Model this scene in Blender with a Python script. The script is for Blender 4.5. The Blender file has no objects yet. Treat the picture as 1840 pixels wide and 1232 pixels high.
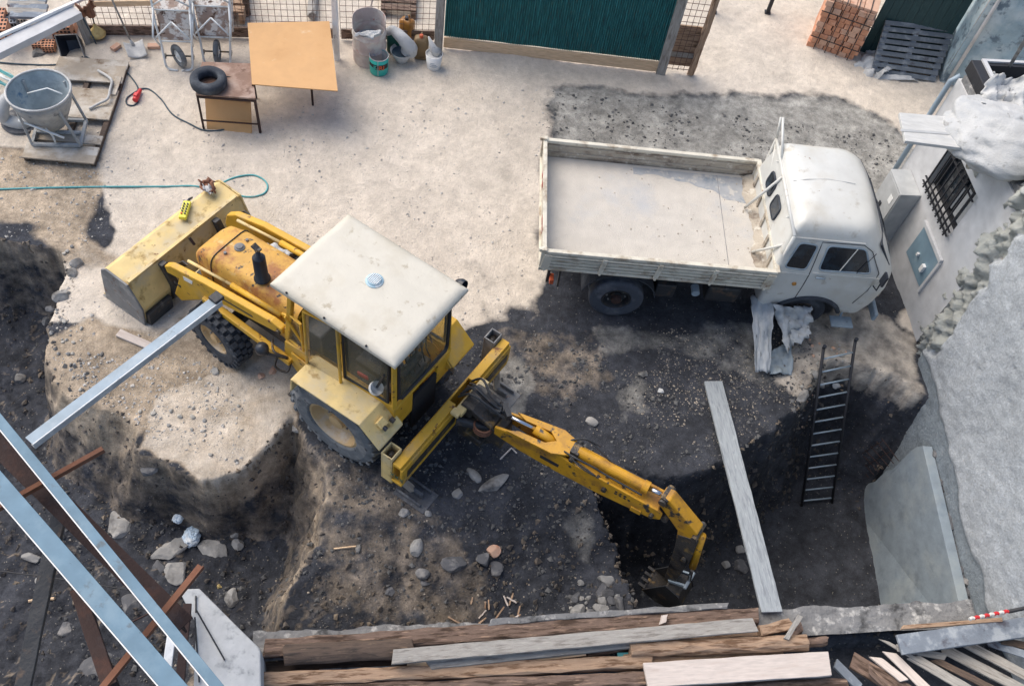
import bpy, math, random
import numpy as np
from mathutils import Vector, Matrix
random.seed(7); rng = np.random.RandomState(11)
D = bpy.data; scn = bpy.context.scene; COL = scn.collection
R = math.radians

# ------------------------------------------------------------ camera
CH = 11.5; FPX = 1700.0; TILT = R(34.466); ROLL = R(11.368)
_F = Vector((0, math.sin(TILT), -math.cos(TILT))); _R0 = Vector((1, 0, 0)); _U0 = _R0.cross(_F)
_R = math.cos(ROLL) * _R0 + math.sin(ROLL) * _U0
_U = -math.sin(ROLL) * _R0 + math.cos(ROLL) * _U0
cd = D.cameras.new('camera'); cam = D.objects.new('camera', cd); COL.objects.link(cam)
cd.sensor_width = 36; cd.lens = 36 * FPX / 1840; cd.clip_start = .1; cd.clip_end = 500
m = Matrix((( _R.x, _U.x, -_F.x, 0), (_R.y, _U.y, -_F.y, 0), (_R.z, _U.z, -_F.z, CH), (0, 0, 0, 1)))
cam.matrix_world = m; scn.camera = cam

# ------------------------------------------------------------ light
SUN_EL, SUN_AZ = R(52), R(-62)          # azimuth from +Y, towards -X
w = D.worlds.new('World'); scn.world = w; w.use_nodes = True
nt = w.node_tree; bg = nt.nodes['Background']
sky = nt.nodes.new('ShaderNodeTexSky'); sky.sky_type = 'NISHITA'; sky.sun_disc = False
sky.sun_elevation = SUN_EL; sky.sun_rotation = SUN_AZ; sky.air_density = 1.0; sky.dust_density = 2.5; sky.ozone_density = 1.5
nt.links.new(sky.outputs[0], bg.inputs[0]); bg.inputs[1].default_value = .15
sl = D.lights.new('sun', 'SUN'); sun = D.objects.new('sun', sl); COL.objects.link(sun)
sl.energy = 2.15; sl.angle = R(60); sl.color = (1, .91, .77)
sd = Vector((math.sin(SUN_AZ) * math.cos(SUN_EL), math.cos(SUN_AZ) * math.cos(SUN_EL), math.sin(SUN_EL)))
sun.rotation_euler = sd.to_track_quat('Z', 'Y').to_euler()
scn.view_settings.view_transform = 'Standard'; scn.view_settings.look = 'None'
scn.view_settings.exposure = 0.42; scn.view_settings.gamma = 1

# ------------------------------------------------------------ survey helpers: photo point -> place at a real height
def ray(u, v): return _F + _R * ((u - 920) / FPX) - _U * ((v - 616) / FPX)
CP = Vector((0, 0, CH))
def P(u, v, z=0.0):
    d = ray(u, v); return CP + d * ((z - CH) / d.z)
def PL(u, v, p0, n):
    d = ray(u, v); n = Vector(n); return CP + d * ((Vector(p0) - CP).dot(n) / d.dot(n))

# ------------------------------------------------------------ noise
def _h(ix, iy, iz, s):
    n = (ix * 374761393 + iy * 668265263 + iz * 2147483647 + s * 1274126177) & 0xffffffff
    n = ((n ^ (n >> 13)) * 1274126177) & 0xffffffff
    return ((n ^ (n >> 16)) & 0xffff) / 65535.0
def vnoise(x, y, s=0):
    x = np.asarray(x, float); y = np.asarray(y, float)
    ix = np.floor(x).astype(np.int64); iy = np.floor(y).astype(np.int64); fx = x - ix; fy = y - iy
    fx = fx * fx * (3 - 2 * fx); fy = fy * fy * (3 - 2 * fy)
    a = _h(ix, iy, 0, s); b = _h(ix + 1, iy, 0, s); c = _h(ix, iy + 1, 0, s); d = _h(ix + 1, iy + 1, 0, s)
    return (a + (b - a) * fx) * (1 - fy) + (c + (d - c) * fx) * fy - .5
def fbm(x, y, o=4, s=0, g=.5):
    r = 0; a = 1.0; x = np.asarray(x, float); y = np.asarray(y, float)
    for i in range(o):
        r = r + a * vnoise(x * 2 ** i + 17.3 * i, y * 2 ** i - 9.1 * i, s + i); a *= g
    return r
def sstep(a, b, x):
    t = np.clip((x - a) / (b - a), 0, 1); return t * t * (3 - 2 * t)
def sdist(poly, X, Y):
    d = np.full(X.shape, 1e9); ins = np.zeros(X.shape, bool); n = len(poly)
    for i in range(n):
        ax, ay = poly[i]; bx, by = poly[(i + 1) % n]; ex, ey = bx - ax, by - ay
        t = np.clip(((X - ax) * ex + (Y - ay) * ey) / (ex * ex + ey * ey + 1e-12), 0, 1)
        d = np.minimum(d, np.hypot(X - ax - t * ex, Y - ay - t * ey))
        c = ((ay > Y) != (by > Y)) & (X < ex * (Y - ay) / (ey if abs(ey) > 1e-9 else 1e-9) + ax); ins ^= c
    return np.where(ins, d, -d)
def pxpoly(pts, z=0.0):
    return [tuple(P(a, b, z)[:2]) for a, b in pts]

# ------------------------------------------------------------ materials
def N(nt, t, **k):
    n = nt.nodes.new(t)
    for a, b in k.items():
        if a in n.inputs: n.inputs[a].default_value = b
        else: setattr(n, a, b)
    return n
def c4(c): return (c[0], c[1], c[2], 1)
MATS = {}
def mat(name, base, spots=(), rough=.7, metal=0.0, bump=.15, bscale=30, stretch=(1, 1, 1), var=.12, coat=0):
    """base colour with patches (colour, scale, threshold, softness); small per-object variation"""
    if name in MATS: return MATS[name]
    M = D.materials.new(name); M.use_nodes = True; nt = M.node_tree; L = nt.links.new
    bs = nt.nodes['Principled BSDF']; tc = N(nt, 'ShaderNodeTexCoord'); oi = N(nt, 'ShaderNodeObjectInfo')
    mp = N(nt, 'ShaderNodeMapping'); mp.inputs['Scale'].default_value = stretch; L(tc.outputs['Object'], mp.inputs[0])
    ad = N(nt, 'ShaderNodeVectorMath', operation='ADD'); sc = N(nt, 'ShaderNodeMath', operation='MULTIPLY'); sc.inputs[1].default_value = 37
    L(oi.outputs['Random'], sc.inputs[0]); L(mp.outputs[0], ad.inputs[0]); L(sc.outputs[0], ad.inputs[1]); V = ad.outputs[0]
    n0 = N(nt, 'ShaderNodeTexNoise'); n0.inputs['Scale'].default_value = 5; n0.inputs['Detail'].default_value = 6; L(V, n0.inputs['Vector'])
    mr = N(nt, 'ShaderNodeMapRange'); mr.inputs[1].default_value = .3; mr.inputs[2].default_value = .7
    mr.inputs[3].default_value = 1 - var; mr.inputs[4].default_value = 1 + var; L(n0.outputs['Fac'], mr.inputs[0])
    hs = N(nt, 'ShaderNodeHueSaturation'); hs.inputs['Color'].default_value = c4(base); L(mr.outputs[0], hs.inputs['Value'])
    col = hs.outputs[0]
    for i, (c, s, th, sf) in enumerate(spots):
        nn = N(nt, 'ShaderNodeTexNoise'); nn.inputs['Scale'].default_value = s; nn.inputs['Detail'].default_value = 8; nn.inputs['Roughness'].default_value = .62
        of = N(nt, 'ShaderNodeVectorMath', operation='ADD'); of.inputs[1].default_value = (i * 3.7, i * 1.9, i * 5.3); L(V, of.inputs[0]); L(of.outputs[0], nn.inputs['Vector'])
        r2 = N(nt, 'ShaderNodeMapRange'); r2.inputs[1].default_value = th; r2.inputs[2].default_value = th + sf; L(nn.outputs['Fac'], r2.inputs[0])
        mx = N(nt, 'ShaderNodeMix', data_type='RGBA'); L(r2.outputs[0], mx.inputs[0]); L(col, mx.inputs[6]); mx.inputs[7].default_value = c4(c); col = mx.outputs[2]
    L(col, bs.inputs['Base Color']); bs.inputs['Roughness'].default_value = rough; bs.inputs['Metallic'].default_value = metal
    if coat: bs.inputs['Coat Weight'].default_value = coat
    if bump:
        nb = N(nt, 'ShaderNodeTexNoise'); nb.inputs['Scale'].default_value = bscale; nb.inputs['Detail'].default_value = 7; L(V, nb.inputs['Vector'])
        bp = N(nt, 'ShaderNodeBump'); bp.inputs['Strength'].default_value = bump; bp.inputs['Distance'].default_value = .02; L(nb.outputs['Fac'], bp.inputs['Height']); L(bp.outputs[0], bs.inputs['Normal'])
    MATS[name] = M; return M
DUST = (.5, .46, .4); RUST = (.16, .06, .025); DARK = (.03, .03, .03)
mat('yellow_paint', (.62, .355, .03), [((.42, .29, .12), 2.2, .53, .2), (RUST, 7, .61, .06), (DARK, 14, .7, .03)], .55)
mat('pale_yellow', (.7, .53, .23), [((.56, .47, .3), 2.2, .46, .2), ((.34, .22, .07), 5, .55, .12), (RUST, 12, .66, .05)], .6)
mat('boom_yellow', (.56, .28, .012), [((.27, .13, .025), 2.6, .48, .16), (DARK, 7, .58, .05)], .5)
mat('hood_orange', (.58, .32, .06), [((.33, .13, .035), 3.2, .47, .14), (DARK, 9, .6, .06), ((.6, .45, .22), 5, .6, .12)], .6, bump=.3)
mat('cab_white', (.6, .565, .48), [((.5, .45, .35), 1.3, .5, .25), ((.42, .37, .28), 6, .6, .08), ((.25, .19, .12), 16, .7, .03)], .55, var=.04)
mat('truck_white', (.62, .62, .585), [((.54, .51, .44), 1.5, .5, .25), ((.25, .15, .09), 12, .69, .03), ((.45, .42, .36), 5, .6, .1)], .38, var=.04, bump=.03, coat=.2)
mat('bed_paint', (.64, .6, .5), [((.36, .29, .21), 3.5, .5, .14), ((.22, .1, .06), 9, .66, .05)], .75, bump=.3)
mat('bed_inner', (.42, .37, .3), [((.16, .12, .09), 3.5, .5, .18), ((.62, .58, .5), 8, .56, .1)], .85, bump=.5)
mat('bed_floor', (.56, .52, .46), [((.44, .45, .46), 1.3, .53, .25), ((.3, .26, .22), 22, .68, .05)], .85, bump=.5, bscale=60, var=.07)
mat('rubber', (.035, .042, .055), [((.1, .11, .125), 5, .5, .2)], .85, bump=.5, bscale=60)
mat('rubber_truck', (.06, .07, .09), [((.14, .15, .17), 4, .5, .2)], .85, bump=.3, bscale=60)
mat('rubber_dusty', (.13, .145, .16), [((.3, .3, .3), 3, .5, .2), ((.05, .05, .055), 9, .58, .1)], .9, bump=.5, bscale=50)
mat('rim_cream', (.5, .35, .18), [((.3, .17, .07), 6, .55, .15), (DUST, 3, .52, .2)], .7)
mat('black_steel', (.03, .032, .036), [((.1, .07, .05), 6, .55, .12), ((.2, .19, .18), 3.2, .63, .12)], .55, bump=.3)
mat('grease_steel', (.045, .04, .036), [((.24, .15, .05), 7, .55, .12), ((.01, .01, .012), 4, .55, .1)], .45, bump=.5)
mat('chrome', (.6, .6, .62), [], .2, 1.0, bump=0)
mat('grey_steel', (.2, .2, .2), [((.34, .33, .31), 4, .5, .15), (RUST, 9, .6, .08)], .7)
mat('galvanised', (.27, .34, .4), [((.4, .45, .48), 3, .52, .2), ((.16, .19, .22), 9, .62, .1)], .55, .1, bump=.08)
mat('blue_steel', (.13, .225, .3), [((.2, .29, .35), 2.5, .5, .25), ((.1, .13, .15), 5, .6, .1), ((.07, .12, .16), 14, .66, .06)], .65, bump=.06)
mat('edge_white', (.8, .8, .78), [((.4, .42, .45), 9, .62, .08)], .6, bump=.05)
mat('rust_steel', (.04, .021, .018), [((.085, .036, .024), 3, .54, .2), ((.045, .03, .03), 6, .56, .12)], .85, bump=.4)
mat('rust_light', (.22, .1, .06), [((.17, .07, .04), 5, .5, .2)], .85, bump=.3)
mat('dark_frame', (.02, .021, .026), [((.07, .07, .08), 6, .6, .1)], .6)
mat('dark_inside', (.015, .015, .017), [], .9, bump=0)
mat('concrete', (.5, .51, .51), [((.56, .56, .54), 2.5, .5, .2), ((.22, .23, .24), 5, .58, .15)], .9, bump=.4, bscale=25)
mat('concrete_edge', (.2, .2, .2), [((.45, .44, .42), 7, .54, .12), ((.07, .07, .07), 4, .55, .12)], .95, bump=1, bscale=22)
mat('footing', (.25, .3, .34), [((.34, .38, .39), 1.6, .48, .25), ((.1, .12, .14), 1.1, .56, .2), ((.15, .2, .25), 3, .6, .2), ((.1, .11, .12), 22, .68, .05)], .9, bump=.35, bscale=12)
mat('stone', (.28, .275, .265), [((.4, .38, .35), 5, .52, .15), ((.1, .095, .09), 2.2, .53, .12), ((.2, .2, .2), 8, .6, .1)], .9, bump=.7, bscale=18)
mat('stone_dark', (.11, .112, .12), [((.26, .25, .24), 5, .52, .15), ((.07, .07, .075), 7, .58, .1)], .9, bump=.7, bscale=18)
mat('clay', (.56, .27, .16), [((.6, .33, .22), 7, .5, .15), ((.3, .13, .08), 5, .6, .1)], .9, bump=.3)
mat('clay_pale', (.6, .38, .27), [((.5, .24, .15), 7, .55, .12)], .9, bump=.3)
WS = (1.2, 9, 9)
mat('wood_grey', (.36, .34, .31), [((.2, .18, .16), 3, .5, .15), ((.5, .47, .42), 5, .58, .12)], .85, stretch=WS, bump=.5)
mat('wood_brown', (.22, .15, .115), [((.075, .045, .03), 2.2, .48, .12), ((.4, .27, .19), 4, .56, .1)], .85, stretch=WS, bump=.8)
mat('wood_tan', (.4, .27, .18), [((.16, .09, .05), 2.4, .5, .12), ((.55, .4, .27), 4, .6, .1)], .85, stretch=WS, bump=.5)
mat('wood_pink', (.6, .53, .48), [((.48, .4, .35), 2.5, .52, .2), ((.3, .22, .2), 30, .72, .03)], .85, stretch=WS, bump=.25)
mat('wood_dark', (.12, .085, .065), [((.05, .04, .035), 3, .5, .15), ((.24, .17, .12), 5, .6, .1)], .9, stretch=WS, bump=.6)
mat('wood_new', (.72, .52, .33), [((.6, .4, .24), 3, .52, .15), ((.4, .22, .12), 16, .72, .03)], .75, stretch=WS, bump=.15)
mat('wood_dusty', (.38, .32, .25), [((.56, .52, .46), 2, .48, .15), ((.2, .14, .09), 4, .58, .1)], .9, bump=.5)
mat('fibreboard', (.62, .36, .16), [((.55, .31, .13), 2.5, .5, .2), ((.66, .46, .27), 5, .62, .1)], .75, bump=.08, var=.05)
mat('white_plank', (.55, .55, .53), [((.48, .49, .5), 3, .54, .2), ((.25, .22, .2), 12, .68, .05)], .7, stretch=(1, 5, 5))
mat('sheet_white', (.5, .505, .5), [((.4, .42, .44), 2.2, .5, .2), ((.3, .3, .29), 9, .6, .1)], .75, bump=.5, bscale=45)
mat('sheet_grey', (.4, .42, .43), [((.55, .55, .53), 3, .52, .15), ((.2, .24, .28), 2.5, .57, .15), ((.12, .12, .12), 12, .68, .05)], .75, bump=.3)
mat('wall_white', (.56, .56, .56), [((.52, .54, .56), .9, .5, .3), ((.38, .4, .42), 4, .66, .15)], .85, bump=.1)
mat('cabinet_grey', (.44, .45, .45), [((.34, .36, .37), 1.5, .52, .2)], .6, bump=.04)
mat('cabinet_blue', (.2, .3, .37), [((.28, .37, .42), 3, .52, .2)], .5, bump=.04)
mat('pale_plaster', (.3, .4, .45), [((.48, .56, .58), 1.2, .46, .12), ((.14, .19, .23), 2.2, .56, .06), ((.2, .24, .26), 6, .58, .1)], .95, bump=.8, bscale=9)
mat('window_dark', (.012, .016, .022), [((.03, .05, .07), 3, .5, .2)], .12, bump=0, coat=.3)
mat('green_plastic', (.012, .1, .075), [((.03, .14, .1), 5, .55, .2)], .35, bump=.05)
mat('amber_plastic', (.36, .16, .03), [((.5, .3, .08), 4, .55, .15), ((.16, .08, .03), 6, .6, .1)], .3, bump=.05)
mat('brown_plastic', (.2, .13, .06), [((.38, .3, .2), 5, .55, .15), ((.1, .06, .03), 6, .6, .1)], .5, bump=.1)
mat('turquoise', (.03, .42, .36), [((.5, .5, .47), 7, .66, .05)], .35, bump=.03)
mat('black_plastic', (.018, .022, .032), [((.05, .055, .065), 3, .55, .2)], .4, bump=.05)
mat('bucket_grey', (.46, .46, .45), [((.6, .59, .56), 5, .5, .12), ((.28, .28, .28), 8, .62, .08)], .7, bump=.3)
mat('drum_pink', (.56, .46, .42), [((.66, .62, .56), 3, .48, .12), ((.55, .25, .2), 7, .62, .06), ((.3, .3, .32), 5, .64, .08)], .85, bump=.4)
mat('hopper_steel', (.34, .35, .35), [((.48, .48, .46), 3, .48, .14), ((.18, .19, .2), 5, .57, .1), ((.25, .15, .1), 9, .68, .05)], .8, bump=.6)
mat('hopper_inner', (.33, .38, .4), [((.5, .56, .57), 3, .5, .2), ((.1, .2, .32), 2.5, .62, .08)], .85, bump=.5)
mat('barrow_tray', (.4, .29, .23), [((.75, .7, .64), 7, .46, .08), ((.12, .07, .05), 9, .57, .06)], .85, bump=.8)
mat('tube_pale', (.68, .7, .69), [((.3, .3, .29), 8, .58, .1), (RUST, 12, .68, .05)], .6, bump=.1)
mat('red_plastic', (.6, .03, .035), [], .4, bump=0)
mat('orange_red', (.5, .09, .03), [], .5, bump=0)
mat('cable_blue', (.03, .06, .085), [((.1, .14, .16), 6, .55, .2)], .6, bump=0)
mat('hose_teal', (.09, .36, .38), [((.3, .45, .45), 6, .6, .1)], .5, bump=0)
mat('remote_yellow', (.75, .68, .06), [], .45, bump=0)
mat('brass', (.55, .42, .18), [((.36, .24, .08), 5, .55, .15)], .5, .2, bump=.1)
mat('mesh_wire', (.12, .07, .055), [((.2, .1, .07), 6, .5, .2)], .8, bump=0)
mat('vent_blue', (.35, .5, .58), [((.6, .65, .66), 8, .55, .1)], .5, bump=.1)
mat('seat_black', (.02, .02, .025), [((.08, .08, .08), 5, .6, .1)], .7)
mat('tile_grey', (.2, .23, .27), [((.34, .37, .4), 5, .5, .12), ((.09, .09, .11), 4, .58, .1)], .85, bump=.4)
mat('slat_dark', (.11, .13, .155), [((.19, .21, .23), 5, .5, .12), ((.05, .05, .06), 4, .58, .1)], .85, bump=.4)
mat('table_wood', (.27, .17, .125), [((.42, .31, .25), 2.5, .52, .15), ((.12, .06, .04), 3.5, .56, .1)], .85, bump=.4)
mat('plank_blue', (.33, .36, .38), [((.22, .24, .26), 3, .5, .15), ((.46, .49, .5), 5, .58, .12)], .85, stretch=WS, bump=.4)
mat('stone_pale', (.42, .4, .36), [((.3, .28, .25), 5, .52, .15)], .9, bump=.7, bscale=18)
mat('rope_white', (.62, .6, .56), [], .8, bump=.2)
mat('bag_blue', (.5, .62, .72), [((.75, .8, .82), 6, .5, .12), ((.25, .38, .5), 7, .62, .08)], .4, bump=.3)
mat('dark_green', (.012, .045, .05), [((.03, .08, .08), 6, .55, .1)], .7, stretch=(12, 12, 1), bump=.2)
mat('reed_green', (.014, .125, .13), [((.03, .21, .22), 3, .5, .1), ((.16, .14, .07), 5, .62, .05), ((.01, .03, .035), 4, .57, .07)], .8, stretch=(14, 14, 1), bump=.5)
g_ = mat('glass', (.5, .55, .5), [], .08, bump=0)
b_ = g_.node_tree.nodes['Principled BSDF']; b_.inputs['Alpha'].default_value = .2
for l in list(b_.inputs['Base Color'].links): g_.node_tree.links.remove(l)
b_.inputs['Base Color'].default_value = (.16, .17, .13, 1)
def zone_mat(name, cols, fine, bump, bs=20, pk=.35):
    """cols: base colour + colour for each channel of the vertex attribute 'zone' (soil kinds mapped over the site)"""
    M = D.materials.new(name); M.use_nodes = True; nt = M.node_tree; L = nt.links.new; bsd = nt.nodes['Principled BSDF']
    at = N(nt, 'ShaderNodeAttribute', attribute_name='zone'); sp = N(nt, 'ShaderNodeSeparateColor'); L(at.outputs['Color'], sp.inputs[0])
    tc = N(nt, 'ShaderNodeTexCoord')
    def noise(s, d=8, r=.6):
        n = N(nt, 'ShaderNodeTexNoise'); n.inputs['Scale'].default_value = s; n.inputs['Detail'].default_value = d; n.inputs['Roughness'].default_value = r; L(tc.outputs['Object'], n.inputs['Vector']); return n.outputs['Fac']
    col = None; base = cols[0]
    rgb = N(nt, 'ShaderNodeRGB'); rgb.outputs[0].default_value = c4(base); col = rgb.outputs[0]
    nz = noise(3.5)
    def mottle(col, k):
        for s, lo, hi in fine:
            n = noise(s); mr = N(nt, 'ShaderNodeMapRange'); mr.inputs[1].default_value = .33; mr.inputs[2].default_value = .67; mr.inputs[3].default_value = 1 - (1 - lo) * k; mr.inputs[4].default_value = 1 + (hi - 1) * k; L(n, mr.inputs[0])
            hs = N(nt, 'ShaderNodeHueSaturation'); L(col, hs.inputs['Color']); L(mr.outputs[0], hs.inputs['Value']); col = hs.outputs[0]
        return col
    for i in (1, 2, 0):
        if i == 0: col = mottle(col, 1)
        ad = N(nt, 'ShaderNodeMath', operation='ADD'); L(sp.outputs[i], ad.inputs[0]); L(nz, ad.inputs[1])
        mr = N(nt, 'ShaderNodeMapRange'); mr.inputs[1].default_value = .78; mr.inputs[2].default_value = 1.22; L(ad.outputs[0], mr.inputs[0])
        mx = N(nt, 'ShaderNodeMix', data_type='RGBA'); L(mr.outputs[0], mx.inputs[0]); L(col, mx.inputs[6]); mx.inputs[7].default_value = c4(cols[i + 1]); col = mx.outputs[2]
        if i == 0:
            rg = N(nt, 'ShaderNodeRGB'); rg.outputs[0].default_value = c4(cols[1]); L(mottle(rg.outputs[0], pk), mx.inputs[7])
    # mottling at three scales, then grit
    vo = N(nt, 'ShaderNodeTexVoronoi'); vo.inputs['Scale'].default_value = 38; L(tc.outputs['Object'], vo.inputs['Vector'])
    sc = N(nt, 'ShaderNodeSeparateColor'); L(vo.outputs['Color'], sc.inputs[0])
    gt = N(nt, 'ShaderNodeMath', operation='GREATER_THAN'); gt.inputs[1].default_value = .955; L(sc.outputs[0], gt.inputs[0])
    lt = N(nt, 'ShaderNodeMath', operation='LESS_THAN'); lt.inputs[1].default_value = .35; L(vo.outputs['Distance'], lt.inputs[0])
    ml = N(nt, 'ShaderNodeMath', operation='MULTIPLY'); L(gt.outputs[0], ml.inputs[0]); L(lt.outputs[0], ml.inputs[1])
    m2 = N(nt, 'ShaderNodeMath', operation='MULTIPLY'); m2.inputs[1].default_value = .55; L(ml.outputs[0], m2.inputs[0])
    mx = N(nt, 'ShaderNodeMix', data_type='RGBA'); L(m2.outputs[0], mx.inputs[0]); L(col, mx.inputs[6]); mx.inputs[7].default_value = (.34, .31, .27, 1); col = mx.outputs[2]
    L(col, bsd.inputs['Base Color']); bsd.inputs['Roughness'].default_value = .95; bsd.inputs['Specular IOR Level'].default_value = .2
    b1 = N(nt, 'ShaderNodeBump'); b1.inputs['Strength'].default_value = bump; b1.inputs['Distance'].default_value = .05; L(noise(bs, 10, .7), b1.inputs['Height']); L(b1.outputs[0], bsd.inputs['Normal'])
    return M

# ------------------------------------------------------------ mesh builder
class G:
    def __init__(s): s.v = []; s.f = []
    def add(s, vs, fs, M=None):
        b = len(s.v); s.v += [tuple(M @ Vector(p)) if M is not None else tuple(p) for p in vs]
        s.f += [tuple(b + i for i in f) for f in fs]; return s
    def box(s, c, d, M=None, rz=0, ry=0, rx=0, taper=1.0):
        x, y, z = d[0] / 2, d[1] / 2, d[2] / 2; t = taper
        vs = [(-x, -y, -z), (x, -y, -z), (x, y, -z), (-x, y, -z), (-x * t, -y * t, z), (x * t, -y * t, z), (x * t, y * t, z), (-x * t, y * t, z)]
        T = Matrix.Translation(Vector(c)) @ Matrix.Rotation(rz, 4, 'Z') @ Matrix.Rotation(ry, 4, 'Y') @ Matrix.Rotation(rx, 4, 'X')
        if M is not None: T = M @ T
        return s.add(vs, [(0, 3, 2, 1), (4, 5, 6, 7), (0, 1, 5, 4), (1, 2, 6, 5), (2, 3, 7, 6), (3, 0, 4, 7)], T)
    def bar(s, a, b, w, h, up=(0, 0, 1)):
        a = Vector(a); b = Vector(b); X = (b - a); l = X.length; X.normalize(); Y = Vector(up).cross(X)
        if Y.length < 1e-4: Y = Vector((0, 1, 0)).cross(X)
        Y.normalize(); Z = X.cross(Y); c = (a + b) / 2
        T = Matrix(((X.x, Y.x, Z.x, c.x), (X.y, Y.y, Z.y, c.y), (X.z, Y.z, Z.z, c.z), (0, 0, 0, 1)))
        return s.box((0, 0, 0), (l, w, h), T)
    def tube(s, pts, r, n=8, cap=True, closed=False):
        pts = [Vector(p) for p in pts]; m = len(pts); rs = r if isinstance(r, (list, tuple)) else [r] * m; b = len(s.v); prev = None
        for i, p in enumerate(pts):
            if closed: t = pts[(i + 1) % m] - pts[i - 1]
            else: t = pts[min(i + 1, m - 1)] - pts[max(i - 1, 0)]
            t.normalize()
            if prev is None: u = t.orthogonal().normalized()
            else:
                u = prev - t * prev.dot(t); u.normalize()
            prev = u; w_ = t.cross(u)
            for k in range(n):
                a = 2 * math.pi * k / n; q = p + (u * math.cos(a) + w_ * math.sin(a)) * rs[i]; s.v.append(tuple(q))
        for i in range(m if closed else m - 1):
            j = (i + 1) % m
            for k in range(n):
                s.f.append((b + i * n + k, b + i * n + (k + 1) % n, b + j * n + (k + 1) % n, b + j * n + k))
        if cap and not closed:
            s.f.append(tuple(b + k for k in reversed(range(n)))); s.f.append(tuple(b + (m - 1) * n + k for k in range(n)))
        return s
    def lathe(s, prof, n=28, M=None, cap0=False, cap1=False, sx=1, sy=1):
        b = []; f = []
        for r, z in prof:
            for k in range(n): a = 2 * math.pi * k / n; b.append((r * math.cos(a) * sx, r * math.sin(a) * sy, z))
        for i in range(len(prof) - 1):
            for k in range(n): f.append((i * n + k, i * n + (k + 1) % n, (i + 1) * n + (k + 1) % n, (i + 1) * n + k))
        if cap0: f.append(tuple(reversed(range(n))))
        if cap1: f.append(tuple((len(prof) - 1) * n + k for k in range(n)))
        return s.add(b, f, M)
    def prism(s, poly, t0, t1, ax='y', M=None):
        n = len(poly)
        def mk(a, b, t): return {'y': (a, t, b), 'x': (t, a, b), 'z': (a, b, t)}[ax]
        vs = [mk(a, b, t0) for a, b in poly] + [mk(a, b, t1) for a, b in poly]
        fs = [tuple(range(n)), tuple(reversed(range(n, 2 * n)))] + [(i, i + n, (i + 1) % n + n, (i + 1) % n) for i in range(n)]
        return s.add(vs, fs, M)
    def ext(s, pts, d):
        """3-D polygon pushed along d"""
        n = len(pts); d = Vector(d); vs = [tuple(p) for p in pts] + [tuple(Vector(p) + d) for p in pts]
        fs = [tuple(range(n)), tuple(reversed(range(n, 2 * n)))] + [(i, i + n, (i + 1) % n + n, (i + 1) % n) for i in range(n)]
        return s.add(vs, fs)
    def grid(s, fn, nu, nv, thick=0):
        b = [fn(i / nu, j / nv) for j in range(nv + 1) for i in range(nu + 1)]
        fs = [(j * (nu + 1) + i, j * (nu + 1) + i + 1, (j + 1) * (nu + 1) + i + 1, (j + 1) * (nu + 1) + i) for j in range(nv) for i in range(nu)]
        return s.add(b, fs)
    def rock(s, c, r, seed, sq=(1, 1, .7), n=None, rot=0):
        """angular stone: low sphere cut by random planes"""
        rr = random.Random(seed); import bmesh as B
        bm = B.new(); B.ops.create_icosphere(bm, subdivisions=2 if n is None else n, radius=1)
        pl = [(Vector((rr.gauss(0, 1), rr.gauss(0, 1), rr.gauss(0, 1))).normalized(), rr.uniform(.5, .85)) for _ in range(9)]
        for v in bm.verts:
            for nn, dd in pl:
                q = v.co.dot(nn)
                if q > dd: v.co -= nn * (q - dd)
            v.co *= 1 + rr.uniform(-.03, .03)
        T = Matrix.Translation(Vector(c)) @ Matrix.Rotation(rot or rr.uniform(0, 6.28), 4, 'Z') @ Matrix.Diagonal((r * sq[0], r * sq[1], r * sq[2], 1))
        s.add([v.co[:] for v in bm.verts], [tuple(v.index for v in f.verts) for f in bm.faces], T); bm.free(); return s
    def mk(s, name, m, parent=None, bevel=0, smooth=False, seg=2, origin=None, solid=0, sub=0):
        me = D.meshes.new(name)
        vs = s.v
        if origin is not None: o_ = Vector(origin); vs = [(a - o_.x, b - o_.y, c - o_.z) for a, b, c in vs]
        me.from_pydata(vs, [], s.f); me.validate(); me.update()
        import bmesh as B
        bm = B.new(); bm.from_mesh(me); B.ops.recalc_face_normals(bm, faces=bm.faces[:]); bm.to_mesh(me); bm.free()
        me.materials.append(MATS[m] if isinstance(m, str) else m)
        if smooth: me.polygons.foreach_set('use_smooth', [True] * len(me.polygons))
        o = D.objects.new(name, me); COL.objects.link(o)
        if parent is not None: o.parent = parent
        if origin is not None: o.location = origin
        if solid: md = o.modifiers.new('s', 'SOLIDIFY'); md.thickness = solid; md.offset = 0
        if bevel: md = o.modifiers.new('b', 'BEVEL'); md.width = bevel; md.segments = seg; md.limit_method = 'ANGLE'; md.angle_limit = R(35)
        if sub: md = o.modifiers.new('d', 'SUBSURF'); md.levels = md.render_levels = sub
        if smooth and bevel:
            pass
        return o
def tag(o, label=None, cat=None, group=None, kind=None):
    if label: o['label'] = label
    if cat: o['category'] = cat
    if group: o['group'] = group
    if kind: o['kind'] = kind
    return o
def thing(name, label, cat, loc=(0, 0, 0), rz=0, group=None):
    o = D.objects.new(name, None); COL.objects.link(o); o.empty_display_size = .2
    o.location = loc; o.rotation_euler = (0, 0, rz); return tag(o, label, cat, group)
def solo(g, name, m, label, cat, group=None, **k):
    """a thing that is one mesh, its origin at its own base"""
    xs = np.array(g.v); o_ = (float(xs[:, 0].mean()), float(xs[:, 1].mean()), float(xs[:, 2].min()))
    o = g.mk(name, m, origin=o_, **k); return tag(o, label, cat, group)
def frame(a, b, up=(0, 0, 1)):
    a = Vector(a); b = Vector(b); X = (b - a).normalized(); Y = Vector(up).cross(X).normalized(); Z = X.cross(Y)
    return Matrix(((X.x, Y.x, Z.x, a.x), (X.y, Y.y, Z.y, a.y), (X.z, Y.z, Z.z, a.z), (0, 0, 0, 1)))
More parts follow.
